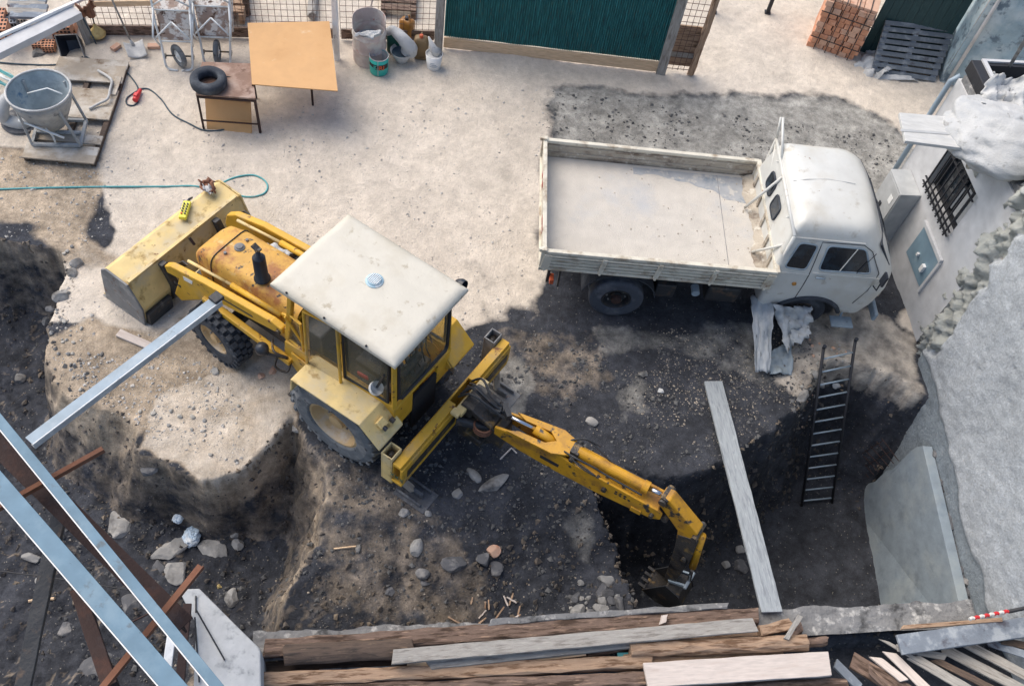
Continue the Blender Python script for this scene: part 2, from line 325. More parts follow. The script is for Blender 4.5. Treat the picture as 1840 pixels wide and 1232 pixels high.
def plank(name, a, b, wd, th, m, label, cat='plank', group=None, up=(0, 0, 1), kind='board', seed=0, ends=(0, 0)):
    """timber lying from a to b, its own X along the grain"""
    a = Vector(a); b = Vector(b); L_ = (b - a).length; g = G(); rr = random.Random(seed + int(a.x * 97 + b.y * 31))
    nseg = max(4, int(L_ / .18)); vs = []; fs = []
    if kind == 'board':
        ring = [(-wd / 2, -th / 2), (wd / 2, -th / 2), (wd / 2, th / 2), (-wd / 2, th / 2)]
        jit = .004
    elif kind == 'beam':
        q = .22; ring = [(-wd / 2 * (1 - q), -th / 2), (wd / 2 * (1 - q), -th / 2), (wd / 2, -th / 2 * (1 - q)), (wd / 2, th / 2 * (1 - q)), (wd / 2 * (1 - q), th / 2), (-wd / 2 * (1 - q), th / 2), (-wd / 2, th / 2 * (1 - q)), (-wd / 2, -th / 2 * (1 - q))]; jit = .012
    else:
        ring = [(wd / 2 * math.cos(k * math.pi / 6), th / 2 * math.sin(k * math.pi / 6)) for k in range(12)]; jit = .012
    n = len(ring)
    for i in range(nseg + 1):
        t = i / nseg; ox = .012 * math.sin(t * 3 + seed) * (0 if kind == 'board' else 1); e0 = ends[0] if i == 0 else 0; e1 = ends[1] if i == nseg else 0
        for (y, z) in ring:
            vs.append((t * L_ + (e0 + e1) * y / wd + rr.uniform(-jit, jit) * (1 if i in (0, nseg) else 0) * 2, y + ox + rr.uniform(-jit, jit), z + rr.uniform(-jit, jit)))
    for i in range(nseg):
        for k in range(n): fs.append((i * n + k, i * n + (k + 1) % n, (i + 1) * n + (k + 1) % n, (i + 1) * n + k))
    fs += [tuple(reversed(range(n))), tuple(nseg * n + k for k in range(n))]
    g.add(vs, fs); o = g.mk(name, m, bevel=.006 if kind == 'board' else .012, smooth=False); o.matrix_world = frame(a, b, up)
    return tag(o, label, cat, group)
def crumple(pts4, nu, nv, amp, seed, sag=0.0, fs=3.0):
    """sheet between four corners (a,b,c,d) with folds"""
    a, b, c, d = [Vector(p) for p in pts4]; nrm = (b - a).cross(d - a).normalized()
    def fn(u, v):
        p = a * (1 - u) * (1 - v) + b * u * (1 - v) + c * u * v + d * (1 - u) * v
        n1 = float(fbm(u * fs + seed, v * fs, 3, seed)); n2 = abs(float(vnoise(u * fs * 1.7, v * fs * .8 + seed, seed + 5)))
        e = float(fbm(u * 9 + seed, v * 9, 2, seed + 9)) * amp * .5
        return p + nrm * (amp * (n1 * 1.4 - n2 * 1.6) - sag * 4 * u * (1 - u)) + (b - a).normalized() * e + (d - a).normalized() * e
    return fn
def spline(pts, n=10):
    pts = [Vector(p) for p in pts]; out = []
    q = [pts[0]] + pts + [pts[-1]]
    for i in range(1, len(q) - 2):
        for k in range(n):
            t = k / n; a, b, c, d = q[i - 1], q[i], q[i + 1], q[i + 2]
            out.append(.5 * ((2 * b) + (c - a) * t + (2 * a - 5 * b + 4 * c - d) * t * t + (3 * b - a - 3 * c + d) * t ** 3))
    return out + [pts[-1]]
# ============================================================ GROUND
LEDGE_A, LEDGE_B = P(455, 1135, .3), P(1745, 1078, .3)      # north top edge of the near wall
RIM_D = [(1085, 835), (1130, 842), (1200, 848), (1270, 848), (1340, 812), (1400, 775), (1436, 725), (1455, 680), (1480, 655), (1530, 648), (1575, 655), (1612, 672), (1645, 700)]
P_D = pxpoly(RIM_D, 0) + [(6.7, 8.3), (7.4, 5.2)] + [tuple(P(1745, 1120, 0)[:2]), tuple(P(1128, 1140, -.5)[:2])] + pxpoly([(1125, 1095), (1105, 1030), (1095, 985), (1060, 930), (1052, 880)], -.45)
P_L = pxpoly([(-260, 400), (-60, 425), (0, 428), (60, 440), (108, 455), (122, 490), (108, 535), (92, 575), (82, 620), (84, 660), (110, 700), (150, 725), (225, 745), (243, 775), (243, 806), (300, 832), (360, 862), (430, 845), (490, 793), (525, 745), (545, 790), (580, 840)], 0) + pxpoly([(590, 900), (568, 960), (545, 1040), (515, 1100), (500, 1150)], -.45) + [(-2.0, 2.9), (-2.4, 1.0), (-14, 1.0), (-16, 6)]
P_M = pxpoly([(560, 800), (640, 900), (760, 905), (900, 840), (1085, 830)], 0) + [(3.0, 6.3), (3.2, 3.0), (-3.2, 1.5)]
P_S = [tuple(P(440, 1190, .3)[:2]), tuple(P(1760, 1122, .3)[:2]), (14, 5.5), (14, -4), (-3, -4)]   # yard behind the near wall
def drop(x):
    x = np.clip(x, 0, 1); return 1 - (1 - x) ** 1.7 * (1 - .25 * x)
def hfun(X, Y):
    n1 = fbm(X * .9, Y * .9, 5, 3); n2 = fbm(X * 3.1, Y * 3.1, 4, 21)
    z = .05 * n1 + .012 * n2
    wob = .16 * fbm(X * 1.6, Y * 1.6, 4, 40) + .07 * fbm(X * 7, Y * 7, 3, 50)
    dm = sdist(P_M, X, Y); zM = -.62 * sstep(0, 2.0, dm) + (.06 * fbm(X * 2.2, Y * 2.2, 5, 60, .6)) * sstep(0, .5, dm)
    z = np.where(dm > 0, z + zM, z)
    # soil plateau between loader and pit slopes gently to its rim
    dl = sdist(P_L, X, Y)
    p1 = P(150, 690, 0); p2 = P(555, 830, 0)
    p3 = P(200, 780, 0); p4 = P(520, 1040, -.5); wl = .2 + .9 * np.exp(-((X - p1.x) ** 2 + (Y - p1.y) ** 2) / .9) + .5 * np.exp(-((X - p4.x) ** 2 + (Y - p4.y) ** 2) / .4) + .8 * np.exp(-((X - p3.x) ** 2 + (Y - p3.y) ** 2) / .25) + .8 * np.exp(-((X - p2.x) ** 2 + (Y - p2.y) ** 2) / .45)
    fl = -1.55 + .22 * n1 + .08 * fbm(X * 3, Y * 3, 5, 70, .6)
    t = drop((dl + wob * .8) / wl); terr = (.2 * np.sin(t * 9.0 + n1 * 3) + .55 * fbm(X * 5, Y * 5, 4, 71, .6)) * t * (1 - t)
    z = np.where(dl > -.1, z * (1 - t) + fl * t + terr, z)
    rough = (1 - sstep(-.3, -.05, z)) * .05 * fbm(X * 6, Y * 6, 4, 95, .65); z = z + rough
    dd = sdist(P_D, X, Y); fd = -2.42 + .1 * n1 + .04 * fbm(X * 3, Y * 3, 5, 80, .6)
    pL = P(1490, 690, 0); wd_ = .62 + .35 * np.exp(-((X - pL.x) ** 2 + (Y - pL.y) ** 2) / .5)
    t = drop((dd + wob) / wd_); terr = (.3 * np.sin(t * 8 + n1 * 4) + .5 * fbm(X * 5, Y * 5, 4, 81, .6)) * t * (1 - t)
    z = np.where(dd > -.15, z * (1 - t) + fd * t + terr, z)
    ds = sdist(P_S, X, Y); z = np.where(ds > 0, -.35 + .1 * n1, z)
    return z
def axis(a, b, st):
    c = np.arange(a, b, st); lo = a - np.cumsum(1.35 ** np.arange(1, 16) * .1); hi = c[-1] + np.cumsum(1.35 ** np.arange(1, 16) * .1)
    return np.concatenate([lo[::-1], c, hi])
GX = axis(-11, 8.6, .035); GY = axis(.8, 17.5, .035)
XX, YY = np.meshgrid(GX, GY); ZZ = hfun(XX, YY)
ZZ = ZZ + np.where((XX > -11.5) & (XX < 9) & (YY > .5) & (YY < 18), .01 * fbm(XX * 14, YY * 14, 2, 90), 0)
def gz(x, y):
    i = min(max(np.searchsorted(GX, x) - 1, 0), len(GX) - 2); j = min(max(np.searchsorted(GY, y) - 1, 0), len(GY) - 2)
    return float(ZZ[j, i])
def Q(u, v):
    """the spot of ground seen at a photo point"""
    z = 1.0
    while z > -3.2:
        p = P(u, v, z)
        if gz(p.x, p.y) >= z: return Vector((p.x, p.y, gz(p.x, p.y)))
        z -= .02
    return P(u, v, -2.4)
def pm(pts, soft, z=0):  # mask of a zone outlined on the ground
    return sstep(-soft, soft, sdist(pxpoly(pts, z), XX, YY) + .28 * fbm(XX * 1.3, YY * 1.3, 5, 5))
yard = pm([(-700, -500), (2300, -500), (1950, 700), (1700, 640), (1560, 560), (1540, 600), (1060, 590), (960, 575), (850, 590), (800, 620), (680, 700), (560, 640), (500, 700), (500, 790), (430, 850), (360, 870), (240, 810), (240, 740), (330, 700), (300, 620), (140, 600), (60, 590), (110, 430), (190, 440), (180, 330), (60, 270), (-300, 260)], .1)
asph = pm([(980, 150), (1010, 140), (1180, 168), (1260, 165), (1400, 175), (1500, 170), (1590, 215), (1640, 250), (1680, 300), (1700, 420), (1640, 560), (1540, 640), (1060, 600), (960, 570), (840, 600), (960, 560), (985, 480), (975, 250)], .24)
brown = pm([(-300, 255), (170, 270), (190, 330), (150, 420), (230, 470), (110, 470), (60, 400), (-300, 390)], .2) * .95
brown = np.maximum(brown, .9 * pm([(120, 590), (330, 640), (480, 690), (540, 740), (560, 660), (330, 560), (240, 700), (180, 760), (60, 650)], .2))
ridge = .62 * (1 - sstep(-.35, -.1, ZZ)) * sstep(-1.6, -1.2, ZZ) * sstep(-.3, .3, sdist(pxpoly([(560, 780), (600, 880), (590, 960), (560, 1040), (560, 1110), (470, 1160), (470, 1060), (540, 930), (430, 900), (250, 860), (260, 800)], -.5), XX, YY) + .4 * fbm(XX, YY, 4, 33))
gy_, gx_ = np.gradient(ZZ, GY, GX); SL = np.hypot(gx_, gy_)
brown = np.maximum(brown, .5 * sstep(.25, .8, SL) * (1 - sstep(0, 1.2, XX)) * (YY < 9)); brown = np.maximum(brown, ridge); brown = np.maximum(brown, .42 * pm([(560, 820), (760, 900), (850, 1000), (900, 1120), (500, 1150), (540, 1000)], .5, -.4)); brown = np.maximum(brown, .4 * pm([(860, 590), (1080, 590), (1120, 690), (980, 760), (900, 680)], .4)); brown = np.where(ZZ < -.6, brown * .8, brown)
tan_m = pm([(60, 600), (160, 560), (330, 600), (480, 620), (540, 660), (520, 760), (380, 780), (250, 800), (160, 800), (90, 740)], .15) * sstep(-1.0, -.5, ZZ)
pale_m = pm([(245, 740), (330, 690), (480, 640), (540, 660), (540, 740), (500, 800), (430, 860), (360, 875), (300, 845), (235, 815)], .06)
rub = pm([(1430, 560), (1560, 560), (1660, 600), (1660, 720), (1560, 660), (1500, 690), (1440, 720), (1400, 690)], .12) * .8
stain = .32 * pm([(820, 450), (850, 440), (900, 520), (880, 570), (830, 560)], .25)
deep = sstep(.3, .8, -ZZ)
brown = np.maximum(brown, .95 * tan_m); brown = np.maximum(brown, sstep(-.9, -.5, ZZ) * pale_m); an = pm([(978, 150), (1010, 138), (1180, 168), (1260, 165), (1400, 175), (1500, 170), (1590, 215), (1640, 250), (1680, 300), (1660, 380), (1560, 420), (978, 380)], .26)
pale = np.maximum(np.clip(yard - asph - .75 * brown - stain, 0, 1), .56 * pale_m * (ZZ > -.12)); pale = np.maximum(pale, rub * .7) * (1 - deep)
lime = np.maximum(.5 * pm([(1100, 700), (1150, 690), (1160, 740), (1110, 770)], .2, -.1), .6 * pm([(880, 690), (930, 650), (960, 690), (930, 760), (880, 740)], .12))
lime = np.maximum(lime, .8 * pm([(1000, 900), (1080, 930), (1060, 1010), (980, 970)], .15, -.5) * .7)
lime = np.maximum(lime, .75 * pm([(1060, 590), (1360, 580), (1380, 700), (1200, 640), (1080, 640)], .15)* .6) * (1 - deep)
lime = np.maximum(lime, .78 * an)
nx, ny = len(GX), len(GY); me = D.meshes.new('ground')
me.vertices.add(nx * ny); me.vertices.foreach_set('co', np.stack([XX, YY, ZZ], -1).ravel())
ii = np.arange(nx * ny).reshape(ny, nx); qd = np.stack([ii[:-1, :-1], ii[:-1, 1:], ii[1:, 1:], ii[1:, :-1]], -1).reshape(-1, 4)
me.loops.add(qd.size); me.loops.foreach_set('vertex_index', qd.ravel()); me.polygons.add(len(qd))
me.polygons.foreach_set('loop_start', np.arange(len(qd)) * 4); me.polygons.foreach_set('loop_total', np.full(len(qd), 4))
me.update(calc_edges=True); me.validate()
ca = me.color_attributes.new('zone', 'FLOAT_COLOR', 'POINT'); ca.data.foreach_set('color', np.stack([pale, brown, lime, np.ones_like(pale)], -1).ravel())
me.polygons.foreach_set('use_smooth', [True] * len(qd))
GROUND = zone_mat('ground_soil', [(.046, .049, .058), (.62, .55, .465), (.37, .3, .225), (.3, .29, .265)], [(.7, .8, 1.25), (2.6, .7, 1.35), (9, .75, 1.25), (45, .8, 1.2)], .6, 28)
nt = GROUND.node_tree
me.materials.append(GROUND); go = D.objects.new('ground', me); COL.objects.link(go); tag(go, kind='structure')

# pebbles and crumbs: far too many to count
def pebbles(name, label, m, spots, r0, r1):
    g = G(); k = 0
    for poly, n in spots:
        xs = [p[0] for p in poly]; ys = [p[1] for p in poly]; pp = pxpoly(poly, -.3 if min(ys) > 900 else 0)
        X = rng.uniform(min(q[0] for q in pp), max(q[0] for q in pp), n * 3); Y = rng.uniform(min(q[1] for q in pp), max(q[1] for q in pp), n * 3)
        ok = (sdist(pp, X, Y) > 0) & (vnoise(X * 2.5, Y * 2.5, 77) > -.25)
        for x, y in list(zip(X[ok], Y[ok]))[:n]:
            r = r0 + (r1 - r0) * rng.rand() ** 4; z = gz(x, y) + r * .15; a = rng.uniform(0, 6.28); sx, sy, sz = rng.uniform(.6, 1.3, 3) * r
            vs = [(1, 0, 0), (-.3, .9, .1), (-.8, -.6, -.1), (.4, -.8, .2), (.2, .1, .85), (0, 0, -.8)]
            T = Matrix.Translation((x, y, z)) @ Matrix.Rotation(a, 4, 'Z') @ Matrix.Diagonal((sx, sy, sz * .8, 1))
            g.add(vs, [(0, 1, 4), (1, 2, 4), (2, 3, 4), (3, 0, 4), (1, 0, 5), (2, 1, 5), (3, 2, 5), (0, 3, 5)], T); k += 1
    o = g.mk(name, m); tag(o, label, 'gravel', kind='stuff'); return o
YD = [(180, 200), (980, 160), (960, 560), (850, 600), (700, 640), (520, 600), (100, 620), (100, 480)]
MID = [(560, 800), (860, 600), (1060, 600), (1440, 600), (1520, 690), (1400, 770), (1270, 840), (1080, 830), (1060, 900), (1120, 1090), (560, 1110), (540, 980)]
LP = [(0, 450), (60, 470), (240, 800), (360, 880), (520, 900), (530, 960), (480, 1120), (320, 1232), (0, 1232)]
pebbles('gravel', 'pale gravel crumbs strewn over the dusty yard', mat('peb_pale', (.45, .43, .4), [], .9, var=.3, bump=0), [(YD, 1500), ([(90, 640), (340, 640), (500, 700), (430, 840), (250, 780)], 900), ([(-100, 270), (200, 270), (180, 440), (60, 430), (-100, 420)], 500)], .008, .03)
pebbles('gravel', 'dark soil crumbs scattered over the dug earth', mat('peb_dark', (.1, .1, .1), [], .9, var=.4, bump=0), [(MID, 3600), (LP, 1300), ([(980, 160), (1640, 250), (1600, 330), (980, 240)], 700), ([(1130, 900), (1540, 900), (1580, 1090), (1140, 1100)], 500)], .01, .045)
pebbles('gravel', 'pale and tan grit specks in the dark earth', mat('peb_grit', (.36, .31, .25), [], .9, var=.3, bump=0), [(MID, 900), ([(1100, 590), (1400, 590), (1460, 720), (1300, 800), (1140, 740)], 1300), ([(1420, 580), (1540, 580), (1530, 690), (1430, 720)], 350), (LP, 350), ([(120, 440), (160, 470), (90, 640), (240, 700), (230, 760), (80, 680)], 600)], .006, .022)

# clods on the cut slopes
gy, gx = np.gradient(ZZ, GY, GX); SLP = np.hypot(gx, gy); cand = np.argwhere((SLP > .55) & (XX > -8) & (XX < 6.6) & (YY > 2.5) & (YY < 10.5)); g = G()
for j, i in cand[rng.randint(0, len(cand), 5200)]:
    r = .014 + .045 * rng.rand() ** 3; x, y = GX[i] + rng.uniform(-.02, .02), GY[j] + rng.uniform(-.02, .02); sx, sy, sz = rng.uniform(.6, 1.3, 3) * r
    T = Matrix.Translation((x, y, gz(x, y))) @ Matrix.Rotation(rng.uniform(0, 6.28), 4, 'Z') @ Matrix.Rotation(rng.uniform(0, 1), 4, 'X') @ Matrix.Diagonal((sx, sy, sz, 1))
    g.add([(1, 0, 0), (-.3, .9, .1), (-.8, -.6, -.1), (.4, -.8, .2), (.2, .1, .85), (0, 0, -.8)], [(0, 1, 4), (1, 2, 4), (2, 3, 4), (3, 0, 4), (1, 0, 5), (2, 1, 5), (3, 2, 5), (0, 3, 5)], T)
tag(g.mk('soil_clods', mat('clod', (.085, .075, .068), [((.2, .16, .12), 1.2, .5, .1)], .95, var=.4, bump=0)), 'crumbly clods of earth on the cut pit slopes', 'soil', kind='stuff')
# stones one can tell apart: (u, v, radius, squash, kind)
ROCKS = [
 (218, 945, .26, (1, .75, .25), 's', 'large flat grey slab of stone just beyond the blue beams'),
 (305, 985, .26, (1.2, .62, .22), 's', 'flat oval grey stone left of the crumpled plastic bags in the pit'),
 (385, 990, .25, (1.1, .75, .25), 's', 'three cornered pale slab right of the crumpled plastic bags'),
 (318, 1027, .22, (1, .9, .25), 's', 'square grey slab above the concrete block in the lower left pit'),
 (285, 1018, .12, (1, .9, .3), 'd', 'small dark stone wedged between the two flat slabs'),
 (428, 978, .1, (1, .9, .7), 's', 'pale cube of stone right of the three cornered slab'),
 (423, 960, .075, (1, .9, .7), 's', 'small pale stone touching the cube of stone'),
 (418, 1075, .13, (.8, 1.1, .5), 's', 'grey oblong stone beside the top of the concrete block'),
 (235, 1088, .17, (1, .9, .4), 'd', 'bluish stone between the two blue beams'),
 (175, 1198, .24, (1.2, .8, .3), 'd', 'dark slab under the lower blue beam'),
 (57, 1003, .13, (.6, 1.1, .5), 's', 'pale oblong stone left of the lower blue beam'),
 (118, 1130, .11, (1, .9, .5), 'd', 'round stone under the lower blue beam near the dark post'),
 (70, 1042, .06, (1, .9, .6), 's', 'small pale stone below the oblong stone on the left'),
 (268, 845, .14, (1, .8, .6), 'd', 'dark stone stuck in the bank below the pale ledge'),
 (38, 680, .12, (1, .7, .4), 's', 'flat stone at the left border on the dark slope'),
 (748, 984, .115, (.75, 1.2, .7), 's', 'pale oval stone in the middle of the dark earth'),
 (760, 1030, .1, (1, .9, .7), 'd', 'round dark cobble below the pale oval stone'),
 (764, 1046, .07, (1, .9, .6), 'd', 'small dark cobble touching the round one'),
 (886, 992, .11, (1, .8, .6), 'p', 'pinkish brick fragment on the dark earth'),
 (868, 1006, .13, (1, .8, .6), 'd', 'dark stone directly under the pinkish fragment'),
 (890, 1022, .13, (.9, .8, .6), 'd', 'brownish square stone below the pinkish fragment'),
 (820, 1012, .17, (1.3, .8, .4), 'd', 'wide half buried dark stone left of the pinkish fragment'),
 (888, 871, .17, (1.5, .6, .35), 's', 'long pointed pale stone below the boom'),
 (850, 855, .11, (1.3, .7, .5), 's', 'low grey stone left of the long pointed one'),
 (822, 886, .09, (1, .9, .5), 's', 'grey stone between the stabiliser foot and the pointed stone'),
 (726, 922, .08, (1, .8, .6), 's', 'pale angular stone right below the near stabiliser foot'),
 (770, 922, .06, (1, .9, .6), 's', 'little pale pebble right of the angular stone'),
 (643, 985, .06, (1.2, .7, .6), 's', 'small white stone at the end of a thin stick'),
 (1088, 1043, .11, (1.1, .9, .8), 's', 'pale boulder topmost of the heap at the deep pit edge'),
 (1078, 1062, .12, (1.3, .6, .6), 'd', 'elongated stone under the topmost boulder of the heap'),
 (1093, 1066, .09, (1, .9, .8), 'd', 'dark stone right in the heap at the deep pit edge'),
 (1084, 1078, .08, (1, 1, .8), 's', 'round pale stone in the centre of the heap'),
 (1100, 1080, .07, (.8, 1.1, .8), 'd', 'small upright stone right of the round pale one'),
 (1114, 1084, .12, (.7, 1.2, .7), 'd', 'tall bluish stone at the brink of the deep pit'),
 (1083, 1096, .13, (1.1, .8, .7), 's', 'broad grey stone at the foot of the heap'),
 (1038, 1099, .11, (1.1, .8, .7), 's', 'square pale stone left of the heap next to the timber'),
 (1036, 1073, .1, (1, .7, .6), 'd', 'slate coloured stone left of the elongated one'),
 (1043, 1047, .06, (1, .8, .6), 's', 'small bright stone up left of the heap'),
 (1062, 1102, .07, (1, 1, .6), 'd', 'small dark stone between two bigger ones of the heap'),
 (1330, 988, .09, (1, .9, .6), 's', 'pale stone on the deep pit floor left of the long plank'),
 (1303, 1016, .09, (1, .9, .7), 's', 'bluish stone on the deep pit floor beside the bucket'),
 (1332, 1018, .15, (1, 1, .5), 'd', 'big dark stone on the deep pit floor near the long plank'),
 (1440, 712, .12, (1.4, .7, .5), 's', 'flat stone left of the ladder'),
 (1462, 672, .1, (1, .8, .6), 's', 'pale stone beside the left ladder rail'),
 (1472, 690, .09, (1, .9, .7), 's', 'whitish stone behind the left ladder rail'),
 (1502, 695, .1, (1.2, .7, .6), 'w', 'white rounded stone between the ladder rails'),
 (1154, 674, .09, (.8, 1.1, .6), 's', 'grey stone above the blue lime stain'),
 (1187, 702, .06, (.8, 1.1, .6), 'w', 'small bright white stone above the lime stain'),
 (1063, 757, .09, (1.3, .8, .5), 's', 'brown stone above the boom ram'),
 (531, 772, .08, (1, .8, .6), 's', 'pale stone on the bank under the rear wheel'),
 (138, 475, .12, (1, .9, .7), 's', 'grey cobble on the rim of the left pit'),
 (112, 532, .13, (1.1, .9, .6), 's', 'pale cobble on the rim of the left pit halfway down'),
 (93, 553, .1, (1, .9, .6), 's', 'grey cobble left of the pale one on the rim'),
 (130, 492, .1, (1.1, .8, .6), 's', 'flat cobble below the uppermost one on the rim'),
 (83, 578, .09, (1, .9, .6), 's', 'little cobble at the lower end of the row on the rim'),
 (388, 668, .07, (1, .9, .6), 's', 'pale cobble on the brown mound below the front wheel'),
 (490, 668, .08, (1.2, .8, .6), 'p', 'reddish stone on the mound left of the rear wheel'),
 (470, 676, .06, (1, .9, .6), 'p', 'smaller reddish stone on the mound'),
 (1005, 1112, .1, (.6, 1.1, .6), 's', 'oblong stone among the wood splinters'),
 (700, 1062, .08, (1, .9, .5), 'd', 'low dark stone in the earth left of the splinters'),
]
KM = {'s': 'stone', 'd': 'stone_dark', 'p': 'clay_pale', 'w': 'sheet_white'}
for i, (u, v, r, sq, k, lb) in enumerate(ROCKS):
    p = Q(u, v); g = G().rock((0, 0, 0), r, 100 + i, sq, 3); o = g.mk('stone', KM[k]); o.location = (p.x, p.y, p.z + r * sq[2] * .12); tag(o, lb, 'stone', 'stones lying on the dug earth')
# many small cobbles along the rims, individually
nb = 0
for poly, n in (([(125, 440), (160, 440), (110, 560), (150, 600), (60, 640), (100, 480)], 34), ([(100, 560), (230, 640), (210, 720), (90, 690)], 24), ([(1430, 600), (1530, 600), (1520, 700), (1440, 700)], 34), ([(1030, 1040), (1120, 1040), (1120, 1110), (1030, 1110)], 16), ([(250, 740), (520, 660), (520, 760), (430, 830), (300, 810)], 20)):
    pp = pxpoly(poly, 0)
    c = 0
    while c < n:
        x = random.uniform(min(q[0] for q in pp), max(q[0] for q in pp)); y = random.uniform(min(q[1] for q in pp), max(q[1] for q in pp))
        if sdist(pp, np.array([x]), np.array([y]))[0] < 0: continue
        r = random.uniform(.018, .05); g = G().rock((0, 0, 0), r, 900 + nb, (1, .85, .7), 1); o = g.mk('cobble', random.choice(['stone_pale', 'stone_pale', 'stone', 'clay_pale' if n == 34 and poly[0][0] > 1000 else 'stone'])); o.location = (x, y, gz(x, y) + r * .3)
        tag(o, 'small loose cobble on the rim of a dug pit', 'stone', 'small cobbles along the pit rims'); c += 1; nb += 1

# ============================================================ WALLS ON THE RIGHT
WA = Vector((5.62, 11.97, 0)); WD = Vector((.225, -.974, 0)).normalized(); WN = Vector((-WD.y, WD.x, 0)) * -1   # WN points to the yard
if WN.x > 0: WN = -WN
def WP(s, z, d=0): return WA + WD * s + WN * d + Vector((0, 0, z))
hs_ = thing('outbuilding', 'low white rendered outbuilding with a barred window and wall cabinets, right of the truck', 'building', WP(1, 0), 0)
BO = WP(1, 0)
def hb(g, name, m, parent=hs_, **k):
    g.v = [(a - BO.x, b - BO.y, c - BO.z) for a, b, c in g.v]; return g.mk(name, m, parent=parent, **k)
WIN = (WP(.72, 1.55), WP(1.75, 2.42)); s0, s1, z0, z1 = .70, 1.78, 1.56, 2.40
g = G(); T = frame(WP(0, 0), WP(1, 0))
def wbox(g, a0, a1, b0, b1, d0, d1):
    pts = [WP(a0, b0, d0), WP(a1, b0, d0), WP(a1, b1, d0), WP(a0, b1, d0)]; return g.ext(pts, WN * (d1 - d0))
wbox(g, 0, s0, -1, 3.0, -.3, 0); wbox(g, s1, 2.6, -1, 3.0, -.3, 0); wbox(g, s0, s1, -1, z0, -.3, 0); wbox(g, s0, s1, z1, 3.0, -.3, 0)
wbox(g, -.0, .3, -1, 3.0, -4, -.302)
hb(g, 'wall', 'wall_white')
g = G(); wbox(g, .05, 6.0, 3.003, 3.1, -4, -.02); hb(g, 'roof', 'concrete_edge')
fr = hb(wbox(G(), s0 - .03, s1 + .03, z0 - .03, z1 + .03, -.19, -.17), 'window', 'window_dark')
g = G()
for i in range(9):
    s = s0 + .06 + (s1 - s0 - .12) * i / 8; g.bar(WP(s, z0 - .04, .06), WP(s, z1 + .02, .06), .02, .02)
for z in (z0 + .03, z0 + .12, z1 - .06): g.bar(WP(s0 - .03, z, .06), WP(s1 + .03, z, .06), .03, .012)
for i in range(9):
    s = s0 + .06 + (s1 - s0 - .12) * i / 8; g.bar(WP(s, z0 + .03, .04), WP(s, z0 + .03, .1), .012, .012)
gr = hb(g, 'window_grille', 'dark_frame')
g = G()
for (a0, a1, b0, b1) in ((s0, s1, z0, z0 + .05), (s0, s1, z1 - .05, z1), (s0, s0 + .05, z0 + .05, z1 - .05), (s1 - .05, s1, z0 + .05, z1 - .05), ((s0 + s1) / 2 - .02, (s0 + s1) / 2 + .02, z0 + .05, z1 - .05)): wbox(g, a0, a1, b0, b1, -.168, -.12)
hb(g, 'window_frame', 'dark_frame')
g = G(); 
for i in range(3): wbox(g, s0 + .5 + i * .17, s0 + .6 + i * .17, z0 + .08, z0 + .5 + .1 * i, -.166, -.155)
hb(g, 'window_blind', 'cabinet_grey')
dp = G().tube([WP(-.06, 0, .05), WP(-.06, 2.9, .05), WP(-.06, 3.0, -.05)], .04, 10); dp = hb(dp, 'downpipe', 'galvanised', smooth=True)
g = G(); wbox(g, .22, .78, .25, 1.35, .003, .34); mb = hb(g, 'meter_cabinet', 'cabinet_grey', bevel=.01)
g = G(); wbox(g, .24, .76, .28, 1.32, .343, .352); hb(g, 'cabinet_door', 'cabinet_grey', bevel=.003)
g = G(); wbox(g, .58, .68, 1.02, 1.16, .354, .358); hb(g, 'notice_plate', 'edge_white')
g = G(); wbox(g, .44, .5, .78, .86, .354, .37); wbox(g, .44, .47, .6, .72, .354, .37); hb(g, 'cabinet_handle', 'black_plastic')
g = G(); wbox(g, 1.25, 1.95, .55, 1.2, .003, .02); hb(g, 'wall_hatch', 'cabinet_blue', bevel=.004)
g = G(); wbox(g, 1.2, 2.0, 1.2, 1.27, .003, .05); wbox(g, 1.97, 2.02, .5, 1.2, .003, .04); hb(g, 'hatch_frame', 'wall_white', bevel=.004)
g = G(); wbox(g, 1.75, 1.82, .75, .88, .022, .07); wbox(g, 1.5, 1.54, .8, .85, .022, .06); hb(g, 'hatch_handle', 'edge_white')
# parapet channel on the roof edge
g = G(); wbox(g, -.05, .75, 3.102, 3.3, -.22, -.05); hb(g, 'parapet', 'dark_frame', bevel=.01)
g = G(); wbox(g, -.05, .75, 3.302, 3.33, -.26, -.2); wbox(g, -.05, .0, 3.302, 3.33, -2.5, -.262); hb(g, 'parapet_cap', 'wall_white')
g = G(); wbox(g, -.05, .06, 3.102, 3.3, -2.5, -.225); hb(g, 'parapet', 'dark_frame')
# board sticking out over the wall
e = [P(1613, 207, 3.2), P(1624, 258, 3.2), P(1835, 285, 3.2), P(1830, 225, 3.2)]
g = G().ext(e, (0, 0, .05)); o = solo(g, 'eave_board', 'white_plank', 'wide white board jutting out from the outbuilding roof over the wall', 'board', bevel=.006)
g = G().ext([P(1618, 232, 3.253), P(1618, 236, 3.253), P(1760, 246, 3.253), P(1760, 243, 3.253)], (0, 0, .003)); q = g.mk('groove', 'cabinet_grey', parent=o); q.location = -o.location
